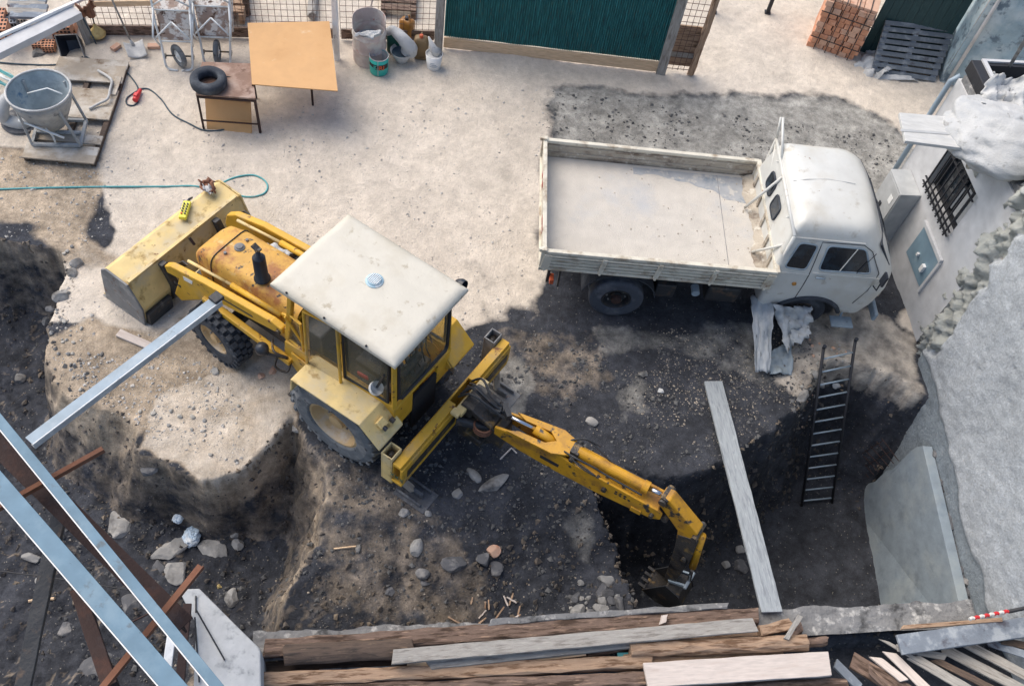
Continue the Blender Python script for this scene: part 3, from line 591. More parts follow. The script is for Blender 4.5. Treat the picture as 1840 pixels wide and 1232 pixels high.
# white sacks and sheeting on the roof
def blob(name, c, r, sq, seed, m, label, cat, amp=.22, grp=None, fr=1.6, rz=0):
    g = G(); nU, nV = 90, 50
    def fn(u, v):
        a = 2 * math.pi * u; b = math.pi * v; d = Vector((math.cos(a) * math.sin(b), math.sin(a) * math.sin(b), math.cos(b)))
        k = 1 + amp * (float(fbm(d.x * fr + 5 + seed, d.y * fr + d.z * 2, 4, seed)) * 1.3 - abs(float(vnoise(d.x * 2.7 + d.z, d.y * 2.7 + seed, seed))) * 1.2 - abs(float(vnoise(d.x * 6 + d.z * 3, d.y * 6 - d.z * 2 + seed, seed + 3))) * .6 - abs(float(vnoise(d.x * 13 - d.z * 3, d.y * 11 + seed, seed + 4))) * .25)
        return (c[0] + d.x * r * sq[0] * k, c[1] + d.y * r * sq[1] * k, max(c[2] + d.z * r * sq[2] * k, c[2] - r * sq[2] * .75))
    g.grid(fn, nU, nV); return solo(g, name, m, label, cat, grp, smooth=True)
blob('sheeted_heap', P(1800, 248, 3.2), .82, (1.1, .9, .42), 3, 'sheet_white', 'big rounded heap under dusty white sheeting on the outbuilding roof', 'sheet', .13)
g = G().grid(crumple([P(1755, 195, 3.35), P(1850, 215, 3.4), P(1850, 135, 3.6), P(1785, 128, 3.6)], 24, 18, .16, 4), 24, 18); solo(g, 'plastic_sheet', 'sheet_white', 'crumpled white plastic sheet inside the dark parapet of the outbuilding roof', 'sheet', smooth=True, solid=.01)
g = G().grid(crumple([P(1725, 272, 3.05), P(1850, 292, 3.1), P(1850, 300, 2.75), P(1760, 322, 2.4)], 24, 18, .12, 8), 24, 18); solo(g, 'grey_sheet', 'bed_paint', 'brownish grey sheet sagging below the jutting white board', 'sheet', smooth=True, solid=.01)
# old party wall, plaster over rubble
def wallB():
    S = np.arange(1.7, 9.2, .035); Z = np.arange(-2.6, 7.0, .035); SS, Z2 = np.meshgrid(S, Z)
    edge = 2.33 + .1 * fbm(Z2 * 2.0, Z2 * 0, 4, 8) * 2 - .04 * Z2 + .05 * np.round(vnoise(Z2 * 4, Z2 * 0, 2) * 3)   # broken vertical edge
    dd = SS - edge; wid = .62 + .15 * fbm(Z2 * 1.2, Z2 * 0 + 4, 3, 12)
    blocks = fbm(SS * 5, Z2 * 5, 3, 31, .6)
    rubm = sstep(-.02, .05, dd) * (1 - sstep(wid, wid + .05, dd))
    dep = np.where(dd < 0, -.25, .0) + sstep(0, .35, dd) * .12 + rubm * (.1 * np.round(blocks * 5) / 2.5 + .1 * fbm(SS * 13, Z2 * 13, 3, 37, .7)) + sstep(wid + .03, wid + .1, dd) * .1
    dep += -.08 + .03 * fbm(SS * 1.3, Z2 * 1.3, 5, 3) + .012 * fbm(SS * 9, Z2 * 9, 3, 13, .7) - .03 * sstep(.45, .48, vnoise(SS * 6.3, Z2 * 6.3, 19))  - .03 * sstep(.1, .3, fbm(SS * .8 + Z2 * .3, Z2 * .9, 4, 27)) - .05 * np.exp(-((dd - wid) / .03) ** 2)
    # plaster fallen away low down near the pit
    low = sstep(-.05, .05, (-.05 - .42 * (SS - 4.0) * 0.35 + .25 * fbm(SS * 1.1, Z2 * .7, 4, 9)) - (Z2 - .15)); dep -= low * .03
    X = WA.x + WD.x * SS + WN.x * dep; Y = WA.y + WD.y * SS + WN.y * dep
    me = D.meshes.new('old_wall'); n, m_ = SS.shape; ok = (dd > -.02)
    me.vertices.add(n * m_); me.vertices.foreach_set('co', np.stack([X - WP(4, 0).x, Y - WP(4, 0).y, Z2], -1).ravel())
    ii = np.arange(n * m_).reshape(n, m_); qd = np.stack([ii[:-1, :-1], ii[:-1, 1:], ii[1:, 1:], ii[1:, :-1]], -1).reshape(-1, 4)
    me.loops.add(qd.size); me.loops.foreach_set('vertex_index', qd.ravel()); me.polygons.add(len(qd))
    me.polygons.foreach_set('loop_start', np.arange(len(qd)) * 4); me.polygons.foreach_set('loop_total', np.full(len(qd), 4)); me.update(calc_edges=True); me.validate()
    ca = me.color_attributes.new('zone', 'FLOAT_COLOR', 'POINT')
    low_tone = sstep(0, 1, -Z2 * .8 + .3 + fbm(SS, Z2, 3, 5) * .8) * .5  # bluer, darker tone towards the bottom of the wall, broken by noise
    red = np.clip(rubm * (vnoise(SS * 9, Z2 * 9, 44) > .3) * .8, 0, 1)
    ca.data.foreach_set('color', np.stack([rubm * .75, np.maximum(low * .85, low_tone * .7), red, np.ones_like(red)], -1).ravel())
    me.polygons.foreach_set('use_smooth', [True] * len(qd))
    M = zone_mat('old_plaster', [(.48, .51, .535), (.4, .41, .38), (.27, .31, .34), (.42, .3, .24)], [(.8, .88, 1.08), (6, .86, 1.1), (30, .8, 1.15)], .5, 30)
    me.materials.append(M); o = D.objects.new('old_wall', me); COL.objects.link(o); o.location = WP(4, 0)
    tag(o, 'tall rough plastered party wall with broken rubble edge along the right side', 'wall')
    k = o.modifiers.new('s', 'SOLIDIFY'); k.thickness = .3; k.offset = -1 if True else 1
wallB()
# footing wall in the pit
F1, F2 = P(1545, 890, -2.4), P(1582, 1095, -2.4); fd_ = (F2 - F1); fd_.z = 0; fd_.normalize(); fn_ = Vector((fd_.y, -fd_.x, 0)); 
if fn_.x > 0: fn_ = -fn_
out = [(1535, 930), (1548, 885), (1560, 868), (1578, 862), (1590, 845), (1606, 842), (1622, 822), (1640, 803), (1652, 800)]
pts = [PL(u, v, F1, fn_) for u, v in out]; end = F2 + fd_ * 1.2
pts = pts + [Vector((end.x, end.y, -.72))]
def batter(p, back=0):
    s = max(0, (p - F1).dot(fd_)); sh = (.03 + .09 * s) * (p.z + 2.4) / 1.7; return p - fn_ * (sh + back)
bot_ = [Vector((p.x, p.y, -2.6)) for p in pts]
ft = G(); nn_ = len(pts); ft.v = [tuple(p) for p in bot_] + [tuple(batter(p)) for p in pts] + [tuple(batter(p, .15)) for p in pts] + [tuple(p - fn_ * .6) for p in bot_]
ft.f = [(k * nn_ + i, k * nn_ + i + 1, (k + 1) * nn_ + i + 1, (k + 1) * nn_ + i) for k in range(3) for i in range(nn_ - 1)] + [(0, nn_, 2 * nn_, 3 * nn_), (nn_ - 1, 2 * nn_ - 1, 3 * nn_ - 1, 4 * nn_ - 1)]
solo(ft, 'footing_wall', 'footing', 'smooth blue grey concrete footing standing in the deep pit against the old wall', 'wall', bevel=.02)
g = G()
a = batter(pts[-2], .17); e_ = batter(pts[-1], .17)
for k in range(30):
    t = k / 29; c = a.lerp(e_, t) + Vector((random.uniform(.02, .1), 0, random.uniform(-.12, .0))); g.rock(c, random.uniform(.07, .12), 400 + k, (1, 1.2, .8), 1)
solo(g, 'rubble_fill', 'stone_dark', 'dark rubble packed between the footing and the old wall', 'rubble')['kind'] = 'stuff'
# rebar sticking out of the broken end
g = G()
for i in range(9):
    p = PL(1545 + i * 9, 868 - i * 5, F1, fn_); g.tube([p + fn_ * .02, p + fn_ * .25 - fd_ * .35 + Vector((0, 0, .05 * math.sin(i)))], .007, 5)
for j in (.12, .24): g.tube([PL(1545, 868, F1, fn_) + fn_ * j - fd_ * j * 1.3, PL(1620, 826, F1, fn_) + fn_ * j - fd_ * j * 1.3], .007, 5)
solo(g, 'reinforcement_mesh', 'rust_steel', 'bent reinforcement wires poking from the broken end of the footing', 'rebar')

# corner building, top right
c0 = Vector((7.2, 16.0, 0)); cb = thing('corner_building', 'blue white plastered corner of a building beyond the pallet, top right', 'building', c0)
g = G(); nU, nV = 60, 60
def cw(u, v):
    x = u * 5; z = v * 5; return (x, -x * .12 - .03 + .05 * float(fbm(x * 1.5, z * 1.5, 4, 6)), z - .2)
g.grid(cw, nU, nV); g.grid(lambda u, v: (0 + .02 * float(fbm(u * 8, v * 8, 3, 2)), u * 4, v * 5 - .2), 20, 30)
g.mk('wall', 'pale_plaster', parent=cb, smooth=True)
G().tube([(.12, -.09, 0), (.12, -.09, 4.8)], .035, 8).mk('downpipe', 'wall_white', parent=cb, smooth=True)
G().tube([(1.6, -.3, 1.5), (1.75, -.34, 4.8)], .012, 6).mk('cable', 'black_plastic', parent=cb)
# timber/steel lean-to bar top right of annex
plank('steel_bar', P(1815, 118, 3.3), P(1850, 60, 4.2), .05, .05, 'grey_steel', 'thin grey steel bar rising above the outbuilding roof', 'bar')

# ladder in the pit
la = thing('ladder', 'dark steel ladder leaning from the deep pit floor to the stony rim', 'ladder', P(1466, 905, -2.4))
LO = P(1466, 905, -2.4); A0, A1 = P(1440, 912, -2.42) - LO, P(1480, 625, .6) - LO; B0, B1 = P(1494, 907, -2.42) - LO, P(1537, 612, .6) - LO
G().tube([A0, A1], .024, 8).mk('rail', 'dark_frame', parent=la, smooth=True); G().tube([B0, B1], .024, 8).mk('rail', 'dark_frame', parent=la, smooth=True)
for i in range(13):
    t = .05 + i * .074; G().tube([A0.lerp(A1, t), B0.lerp(B1, t)], .014, 8).mk('rung', 'galvanised', parent=la, smooth=True)
G().lathe([(.026, 0), (.03, .05)], 10, Matrix.Translation(A1), True, True).mk('end_cap', 'black_plastic', parent=la)
G().lathe([(.026, 0), (.03, .05)], 10, Matrix.Translation(B1), True, True).mk('end_cap', 'black_plastic', parent=la)
# plank bridging the pit
plank('walkway_plank', P(1281, 686, .05), P(1387, 1100, .38), .27, .045, 'plank_blue', 'long grey plank bridging the deep pit from the earth bank to the near wall', 'plank', seed=3)

# tarpaulins hanging beside the front wheel
def sheet(corners, amp, seed, m, label, name='tarpaulin', n=22, fs=3.0, cat='tarpaulin'):
    g = G().grid(crumple(corners, n, n, amp, seed, fs=fs), n, n); return solo(g, name, m, label, cat, smooth=True, solid=.012)
sheet([P(1350, 530, .6), P(1390, 548, .6), P(1382, 668, .12), P(1356, 666, .12)], .07, 2, 'sheet_grey', 'narrow grey tarpaulin strip hanging down behind the truck cab')
sheet([P(1388, 548, .66), P(1458, 552, .6), P(1448, 600, .3), P(1410, 632, .14)], .13, 5, 'sheet_grey', 'folded grey tarpaulin bunched in front of the truck wheel')
sheet([P(1378, 640, .08), P(1420, 610, .1), P(1424, 672, .04), P(1384, 672, .06)], .06, 9, 'footing', 'bluish tarpaulin end lying on the earth below the hanging strip')
# ============================================================ BACKHOE LOADER (x forward, y left, z up)
LD = thing('backhoe_loader', 'yellow backhoe loader with white cab roof standing on the mound at the pit edge', 'excavator', (-1.59, 6.38, 0), R(155))
LD.location.z = gz(-1.59, 6.38) * .5
YP, PY, BY = 'yellow_paint', 'pale_yellow', 'boom_yellow'
def circ(n, r, ph=0): return [(r * math.cos(2 * math.pi * k / n + ph), r * math.sin(2 * math.pi * k / n + ph)) for k in range(n)]
def wheel(cx, cy, r, w_, rim, side, lug, tm, steer=0, parent=LD):
    T = Matrix.Translation((cx, cy, r)) @ Matrix.Rotation(steer, 4, 'Z') @ Matrix.Rotation(R(90) * -side, 4, 'X')   # local z -> outward
    h = w_ / 2; wh = D.objects.new('wheel', None); COL.objects.link(wh); wh.parent = parent; wh.matrix_local = T
    g = G().lathe([(rim, h * .75), (rim * 1.06, h * .95), (r * .82, h * 1.0), (r * .95, h * .85), (r * .975, h * .55), (r * .975, -h * .55), (r * .95, -h * .85), (r * .82, -h), (rim * 1.06, -h * .95), (rim, -h * .75)], 56)
    if lug == 'ag':
        for k in range(22):
            for s in (-1, 1):
                a = 2 * math.pi * (k + (.5 if s > 0 else 0)) / 22; g2 = []
                for (da, z_) in ((0, .02 * s), (.20, h * .95 * s)):
                    for rr_ in (r * .96, r * 1.035):
                        for wd in (-.05, .05): g2.append(((rr_ - (.02 if abs(z_) > .1 else 0)) * math.cos(a + da + wd), (rr_ - (.02 if abs(z_) > .1 else 0)) * math.sin(a + da + wd), z_))
                g.add(g2, [(0, 1, 3, 2), (4, 6, 7, 5), (0, 4, 5, 1), (2, 3, 7, 6), (0, 2, 6, 4), (1, 5, 7, 3)])
    elif lug == 'block':
        for k in range(24):
            for s, z_, o_ in ((0, -h * .62, 0), (1, -h * .02, .5), (0, h * .6, 0)):
                a = 2 * math.pi * (k + o_) / 24; g.box((r * .99 * math.cos(a), r * .99 * math.sin(a), z_), (.06, .075, h * .5), rz=a + .25)
            for z_ in (-h * .93, h * .93):
                a = 2 * math.pi * (k + .5) / 24; g.box((r * .95 * math.cos(a), r * .95 * math.sin(a), z_), (.07, .05, h * .18), rz=a)
    g.mk('tyre', tm, parent=wh, smooth=False, bevel=.006, seg=1)
    return wh, h
def rim_disc(wh, rim, h, m, dep, hubr=.1, bolts=8):
    rm = G().lathe([(rim * 1.02, h * .8), (rim * .93, h * .82), (rim * .86, h * .4), (rim * .8, h * dep), (rim * .35, h * dep * 1.0), (hubr, h * (dep + .15)), (hubr, h * (dep + .45)), (0.001, h * (dep + .5))], 44).mk('rim', m, parent=wh, smooth=False, bevel=.004)
    g = G()
    for k in range(bolts):
        a = 2 * math.pi * k / bolts; g.lathe([(.016, 0), (.016, .02)], 6, Matrix.Translation((hubr * 1.55 * math.cos(a), hubr * 1.55 * math.sin(a), h * dep + .005)), True, True)
    g.mk('wheel_bolts', 'grey_steel', parent=wh); return rm
for s in (1, -1):
    wh, h = wheel(0.08, s * .72, .69, .40, .385, s, 'ag', 'rubber_dusty'); rim_disc(wh, .385, h, 'rim_cream', .1, .11)
    wh, h = wheel(2.28, s * .64, .47, .30, .25, s, 'block', 'rubber', steer=R(-4)); rim_disc(wh, .25, h, 'rim_cream', .35, .07, 6)
# fenders
for s in (1, -1):
    pr = [(.66, 1.12), (.62, 1.42), (-.46, 1.47), (-.76, 1.17), (-.76, 1.14), (-.44, 1.44), (.59, 1.39), (.63, 1.12)]
    g = G().prism(pr, s * .52, s * .99); fd = g.mk('fender', PY if s > 0 else YP, parent=LD, bevel=.012)
    g = G().prism([(.62, 1.12), (.6, 1.38), (-.46, 1.44), (-.74, 1.16), (-.6, .95), (.6, .95)], s * .5, s * .52); g.mk('fender_side', YP, parent=LD)
g = G().box((-.6, .76, 1.345), (.11, .13, .1), ry=R(-40)); q = g.mk('tail_lamp', PY, parent=LD, bevel=.006)
G().lathe([(.03, 0), (.03, .05)], 12, Matrix.Translation((-.66, .78, 1.34)) @ Matrix.Rotation(R(-100), 4, 'Y'), True, True).mk('lens', 'black_plastic', parent=q).location = (0, 0, 0)
G().lathe([(.035, 0), (.035, .06)], 12, Matrix.Translation((-.64, .62, 1.31)) @ Matrix.Rotation(R(-100), 4, 'Y'), True, True).mk('tail_lamp', 'black_steel', parent=LD)
# chassis
g = G().box((1.2, 0, .75), (3.2, .5, .35)).box((2.28, 0, .47), (.18, 1.1, .16)).box((0.0, 0, .72), (.35, 1.1, .32)).box((2.9, 0, .75), (.2, .55, .3))
g.mk('chassis', 'black_steel', parent=LD, bevel=.02)
# bonnet: rounded nose
def hood():
    g = G(); st = []
    prof = [(2.97, .95, .24), (2.96, 1.25, .27), (2.9, 1.42, .31), (2.78, 1.55, .345), (2.55, 1.62, .365), (2.0, 1.67, .37), (1.05, 1.72, .38)]
    rings = []
    for (x, zt, hw) in prof:
        ring = []
        for k in range(17):
            a = math.pi * k / 16; c_, s_ = math.cos(a), math.sin(a); e = .32
            ring.append((x - (.06 * abs(c_) ** 6 if x > 2.6 else 0), hw * math.copysign(abs(c_) ** e, c_), .98 + (zt - .98) * abs(s_) ** e))
        rings.append(ring)
    n = 17; b = [p for r_ in rings for p in r_]; f = [(i * n + k, i * n + k + 1, (i + 1) * n + k + 1, (i + 1) * n + k) for i in range(len(rings) - 1) for k in range(n - 1)]
    f.append(tuple(range(n))); g.add(b, f); return g
hd = hood().mk('bonnet', 'hood_orange', parent=LD, smooth=True, bevel=.0)
g = G()
for a in range(1, 17):
    pass
ringx = 2.53
g.tube([(ringx, .37 * math.copysign(abs(math.cos(t)) ** .32, math.cos(t)), .985 + (.645) * abs(math.sin(t)) ** .32) for t in np.linspace(0, math.pi, 17)], .007, 6); g.mk('seam', 'dark_frame', parent=hd)
G().lathe([(.07, 0), (.07, .02), (.05, .03), (.045, .045), (.001, .05)], 18, Matrix.Translation((2.36, -.02, 1.635))).mk('filler_cap', 'grey_steel', parent=hd)
G().lathe([(.022, 0), (.02, .03)], 10, Matrix.Translation((2.44, .16, 1.625)), True, True).mk('fastener', 'grey_steel', parent=hd); G().lathe([(.022, 0), (.02, .03)], 10, Matrix.Translation((2.37, -.17, 1.63)), True, True).mk('fastener', 'grey_steel', parent=hd)
g = G().box((1.9, .36, .98), (1.5, .03, .34)).box((1.9, -.36, .98), (1.5, .03, .34)).box((2.0, 0, .95), (1.4, .5, .3))
g.mk('engine', 'black_steel', parent=LD, bevel=.01)
ex = G().lathe([(.105, 0), (.105, .02), (.085, .03), (.082, .42), (.07, .44), (.03, .45), (.03, .58)], 20, Matrix.Translation((1.76, .2, 1.7)), False, True).mk('exhaust', 'black_plastic', parent=LD, smooth=True)
G().box((1.78, .2, 2.3), (.1, .08, .012), ry=R(-25)).box((1.72, .2, 2.3), (.03, .05, .03)).mk('rain_cap', 'grease_steel', parent=ex)
# loader frame and arms
def arm(s, y):
    pr = [(1.15, 1.5), (1.32, 1.53), (2.5, 1.34), (3.14, 1.18), (3.27, 1.08), (3.25, .95), (3.12, .98), (3.02, 1.0), (3.22, .5), (3.1, .43), (2.62, .86), (2.45, 1.06), (1.3, 1.33), (1.15, 1.38)] if s > 0 else \
         [(1.15, 1.5), (1.32, 1.55), (2.55, 1.4), (3.08, 1.24), (3.26, 1.1), (3.32, .9), (3.3, .5), (3.1, .43), (2.62, .86), (2.45, .98), (1.3, 1.2), (1.15, 1.36)]
    g = G().prism(pr, y - .05, y + .05); return g.mk('loader_arm', YP if s > 0 else YP, parent=LD, bevel=.02)
a1 = arm(1, .5); a2 = arm(-1, -.66)
G().prism([(1.65, 1.36), (2.32, 1.27), (2.32, 1.24), (1.65, 1.33)], .551, .554).mk('decal', 'black_plastic', parent=a1)
G().prism([(2.72, 1.2), (2.9, 1.16), (2.9, 1.08), (2.75, 1.11)], .551, .554).mk('sticker', 'edge_white', parent=a1)
# rows of small marks like lettering
g = G()
for i in range(3): g.prism([(3.02 + i * .045, .86), (3.05 + i * .045, .855), (3.05 + i * .045, .8), (3.02 + i * .045, .805)], .551, .554)
g.mk('decal', 'black_plastic', parent=a1)
for s, y in ((1, .5), (-1, -.66)):
    g = G().tube([(1.15, y - .1 * s, 1.28), (1.75, y - .1 * s, 1.1), (2.1, y - .1 * s, 1.0)], .05, 14); cy = g.mk('lift_cylinder', YP, parent=LD, smooth=True)
    G().tube([(2.1, y - .1 * s, 1.0), (2.65, y - .1 * s, .84)], .025, 12).mk('piston_rod', 'chrome', parent=cy, smooth=True)
    g = G().tube([(1.3, y - .12 * s, 1.5), (2.15, y - .12 * s, 1.42)], .042, 14); cy = g.mk('tilt_cylinder', YP, parent=LD, smooth=True)
    G().tube([(2.15, y - .12 * s, 1.42), (2.95, y - .12 * s, 1.28)], .022, 12).mk('piston_rod', PY, parent=cy, smooth=True)
    G().prism([(.98, .6), (1.28, .6), (1.3, 1.55), (1.12, 1.6), (1.02, 1.5)], y - .14 * s - .03, y - .14 * s + .03).mk('loader_tower', YP, parent=LD, bevel=.015)
G().tube([(1.2, -.7, 1.42), (1.2, .58, 1.42)], .035, 12).mk('cross_tube', 'grease_steel', parent=LD)
G().tube([(3.0, -.62, .8), (3.0, .45, .8)], .06, 14).mk('cross_tube', PY, parent=LD, smooth=True)
# long yellow side rail beneath the near arm
G().bar((1.0, .6, .95), (2.55, .56, .98), .09, .1).mk('side_rail', YP, parent=LD, bevel=.015)
G().bar((1.95, .5, .9), (2.3, .62, 1.02), .05, .04).bar((2.2, .6, 1.0), (2.2, .6, .75), .05, .05).mk('bracket', 'grease_steel', parent=LD, bevel=.006)
G().lathe([(.001, -.085), (.05, -.075), (.085, -.03), (.09, .02), (.07, .07), (.001, .09)], 18, Matrix.Translation((1.35, .74, 1.1))).mk('work_lamp', 'black_plastic', parent=LD, smooth=True)
G().tube([(1.05, .6, 1.0), (1.35, .74, 1.02), (1.3, .7, .98)], .02, 8).tube(spline([(1.2, .6, .98), (1.15, .75, .9), (1.0, .7, .85), (1.02, .58, .95)]), .018, 8).tube(spline([(1.35, .55, 1.1), (1.2, .68, 1.12), (1.05, .62, 1.05)]), .016, 8).mk('hose', 'grease_steel', parent=LD, smooth=True)
g = G()
for i in range(5):
    y0 = -.45 - .03 * i; g.tube(spline([(1.1, y0, 1.4), (1.5, y0 - .04, 1.3 + .05 * math.sin(i)), (1.75, y0 + .03, 1.42), (2.1, y0, 1.2)]), .017, 7)
g.mk('hose', 'black_steel', parent=LD, smooth=True)
G().grid(crumple([(1.9, -.5, 1.42), (2.25, -.5, 1.4), (2.25, -.36, 1.5), (1.9, -.38, 1.52)], 8, 8, .06, 3), 8, 8).mk('rag', 'sheet_white', parent=LD, smooth=True, solid=.008)
# tilt linkages to bucket
for y in (.5, -.66):
    G().prism([(2.95, 1.2), (3.05, 1.22), (3.42, .8), (3.36, .72)], y - .12, y - .09).mk('tilt_link', 'grease_steel', parent=LD, bevel=.01)
# bucket: outer back, fold, sides
bk = [(4.28, .06), (3.48, .02), (3.40, .42), (3.56, .84), (3.94, .88), (4.04, .8), (4.08, .66)]
bi = [(4.055, .66), (4.02, .785), (3.93, .855), (3.58, .815), (3.43, .42), (3.50, .045), (4.28, .035)]
bu = G().prism(bk + bi, -1.14, .97).mk('loader_bucket', PY, parent=LD, bevel=.006)
for y in (.97, -1.17): G().prism([(4.22, .0), (3.46, -.01), (3.385, .42), (3.55, .86), (3.95, .895), (4.06, .8), (4.1, .66)], y, y + .03).mk('side_plate', 'grey_steel' if y > 0 else PY, parent=bu, bevel=.006)
G().bar((3.575, -1.1, .868), (3.575, .95, .868), .05, .03).mk('bucket_lip', PY, parent=bu, bevel=.006)
G().bar((3.42, -.1, .80), (3.5, -.1, .9), .03, .05).mk('lug', 'rust_steel', parent=bu, bevel=.006)
for y in (.42, -.6):
    G().prism([(3.54, .83), (3.41, .46), (3.47, .05), (3.36, .2), (3.3, .5), (3.45, .85)], y - .05, y + .05).mk('hinge_plate', 'black_steel', parent=bu, bevel=.01)
G().prism([(3.47, .02), (3.42, .30), (3.35, .30), (3.38, .02)], .52, .95).mk('wear_plate', 'black_steel', parent=bu, bevel=.01)
G().bar((4.2, -1.16, .025), (4.32, 1.08, .02), .001, .001)
G().prism([(4.15, .0), (4.15, .055), (4.36, .01)], -1.17, 1.0).mk('cutting_edge', 'grey_steel', parent=bu, bevel=.004)
# cab
g = G().prism([(-.6, 1.05), (-.6, 1.5), (-.6, 1.52), (-.66, 1.5), (-.66, 1.0), (.0, .9), (.0, 1.05)], -.6, .6)
g = G()
for s in (1, -1):
    g.prism([(-.64, .95), (-.64, 1.5), (.15, 1.42), (.15, .95)], s * .53, s * .57)
    g.prism([(.15, .95), (.15, 1.42), (1.1, 1.32), (1.14, 1.0), (.95, .72), (.5, .72)], s * .53, s * .57)
g.box((1.1, 0, 1.2), (.04, 1.06, .7)); g.prism([(-.66, 1.5), (-.62, 1.5), (-.62, .95), (-.66, .95)], .2, .57); g.prism([(-.66, 1.5), (-.62, 1.5), (-.62, .95), (-.66, .95)], -.57, -.3)
g.box((.25, 0, .9), (1.7, 1.06, .04))
cb_ = g.mk('cab', YP, parent=LD, bevel=.01)
G().prism([(.98, 1.02), (.5, .74), (.2, .74), (.2, 1.1), (.98, 1.2)], .575, .6).mk('side_panel', YP, parent=cb_, bevel=.01)
g = G()
for i in range(4): g.prism([(.85 - i * .07, 1.10), (.82 - i * .07, 1.10), (.8 - i * .07, 1.07), (.83 - i * .07, 1.07)], .6005, .6025)
g.mk('decal', 'black_plastic', parent=cb_)
G().tube(spline([(.5, .62, 1.18), (.52, .65, 1.1), (.42, .66, 1.04), (.36, .63, 1.06)]), .008, 6).mk('grab_handle', 'edge_white', parent=cb_, smooth=True)
G().box((-.64, -.05, .85), (.05, .5, .75)).mk('rear_panel', 'dark_inside', parent=cb_, bevel=.01)
g = G()
# pillars (x, y) bottom z -> top
for s in (1, -1):
    g.bar((-.64, s * .55, 1.45), (-.6, s * .52, 2.64), .06, .06); g.bar((.12, s * .56, 1.4), (.16, s * .53, 2.64), .05, .06); g.bar((1.1, s * .5, 1.3), (.9, s * .5, 2.64), .07, .07); g.bar((.72, s * .56, 1.36), (.68, s * .52, 2.64), .05, .05)
    g.bar((-.6, s * .53, 2.63), (.9, s * .53, 2.63), .05, .05); g.bar((-.64, s * .555, 1.5), (.15, s * .565, 1.42), .05, .06)
g.bar((-.62, -.53, 2.63), (-.62, .53, 2.63), .05, .05); g.bar((.9, -.5, 2.63), (.9, .5, 2.63), .05, .05); g.bar((-.66, -.55, 1.5), (-.66, .55, 1.5), .06, .05)
g.bar((.72, .56, 1.45), (1.04, .56, 1.9), .03, .03)
g.mk('cab_frame', YP, parent=cb_, bevel=.01)
# windows with dark rubber seals
def pane(name, pts, gl, th=.02, parent=LD, fm='dark_frame', r=.02):
    fr_ = G().tube([Vector(p) for p in pts], r, 6, closed=True).mk(name, fm, parent=parent)
    G().ext(pts, (.0, .006, 0.0) if abs(pts[0][1] - pts[2][1]) < .2 else (.006, 0, 0)).mk('pane', gl, parent=fr_)
pane('rear_window', [(-.665, -.44, 1.58), (-.665, .44, 1.58), (-.655, .49, 1.64), (-.64, .49, 2.5), (-.64, .44, 2.56), (-.64, -.44, 2.56), (-.64, -.49, 2.5), (-.655, -.49, 1.64)], 'glass', r=.026)
pane('side_window', [(-.56, .57, 1.55), (.1, .58, 1.48), (.12, .55, 2.55), (-.55, .55, 2.55)], 'glass')
pane('side_window', [(-.56, -.57, 1.55), (.1, -.58, 1.48), (.12, -.55, 2.55), (-.55, -.55, 2.55)], 'glass')
pane('cab_door', [(.1, .66, 1.35), (.62, .68, 1.35), (.6, .66, 2.5), (.14, .62, 2.55)], 'glass', fm=YP, r=.022)
pane('side_window', [(.78, .565, 1.4), (1.06, .53, 1.38), (.96, .53, 1.95), (.8, .55, 1.95)], 'glass', fm=YP)
pane('side_window', [(.2, -.57, 1.45), (.9, -.55, 1.4), (.86, -.53, 2.55), (.2, -.53, 2.55)], 'glass')
# interior
st = G().box((.05, 0, 1.22), (.42, .42, .12)).box((-.2, 0, 1.5), (.1, .4, .5), ry=R(-8)).mk('driver_seat', 'seat_black', parent=cb_, bevel=.03)
G().tube([(.52 + .03 * math.cos(a), .17 * math.cos(a), 1.6 + .17 * math.sin(a)) if False else (.5 + .13 * math.sin(a), .18 * math.cos(a), 1.62 + .08 * -math.sin(a)) for a in np.linspace(0, 2 * math.pi, 25)[:-1]], .014, 6, closed=True).tube([(.5, 0, 1.62), (.72, 0, 1.2)], .03, 8).mk('steering_wheel', 'black_plastic', parent=cb_)
G().box((.85, 0, 1.3), (.35, .7, .4)).mk('dashboard', 'black_steel', parent=cb_, bevel=.03)
lv = G()
for i in range(6): y = -.3 + i * .11; lv.tube([(-.38, y, 1.3), (-.44, y + .02, 1.75)], .009, 6); lv.box((-.44, y + .02, 1.78), (.035, .035, .06))
lv.mk('control_levers', 'grey_steel', parent=cb_)
G().box((-.42, 0, 1.2), (.22, .72, .3)).mk('control_box', 'grease_steel', parent=cb_, bevel=.02)
g = G().tube([(-.5, -.1, 1.72), (-.5, .25, 1.68)], .06, 12); 
for i in range(7): g.tube(spline([(-.5, -.35 + i * .1, 1.4), (-.46, -.3 + i * .1, 1.7 + .1 * math.sin(i * 2)), (-.4, -.4 + i * .12, 1.95 + .1 * math.cos(i)), (-.3, -.25 + i * .08, 1.6)]), .011, 6)
g.mk('control_hoses', 'grease_steel', parent=cb_, smooth=True)
G().tube(spline([(-.45, -.45, 1.55), (-.4, -.35, 2.0), (-.45, -.2, 2.1), (-.5, -.1, 1.9)]), .012, 6).mk('cable', 'wood_tan', parent=cb_, smooth=True)
G().box((-.1, .48, 1.58), (.16, .02, .06), ry=R(10)).mk('warning_tag', 'red_plastic', parent=cb_)
G().lathe([(.085, 0), (.09, .05), (.05, .11), (.001, .12)], 18, Matrix.Translation((-.42, .6, 1.78)) @ Matrix.Rotation(R(150), 4, 'Y')).mk('rear_lamp', 'edge_white', parent=cb_, smooth=True)
G().tube([(-.42, .6, 1.8), (-.5, .56, 2.1)], .018, 6).tube([(-.68, -.62, 2.55), (-.62, -.52, 2.6)], .016, 6).mk('lamp_arm', 'black_plastic', parent=cb_)
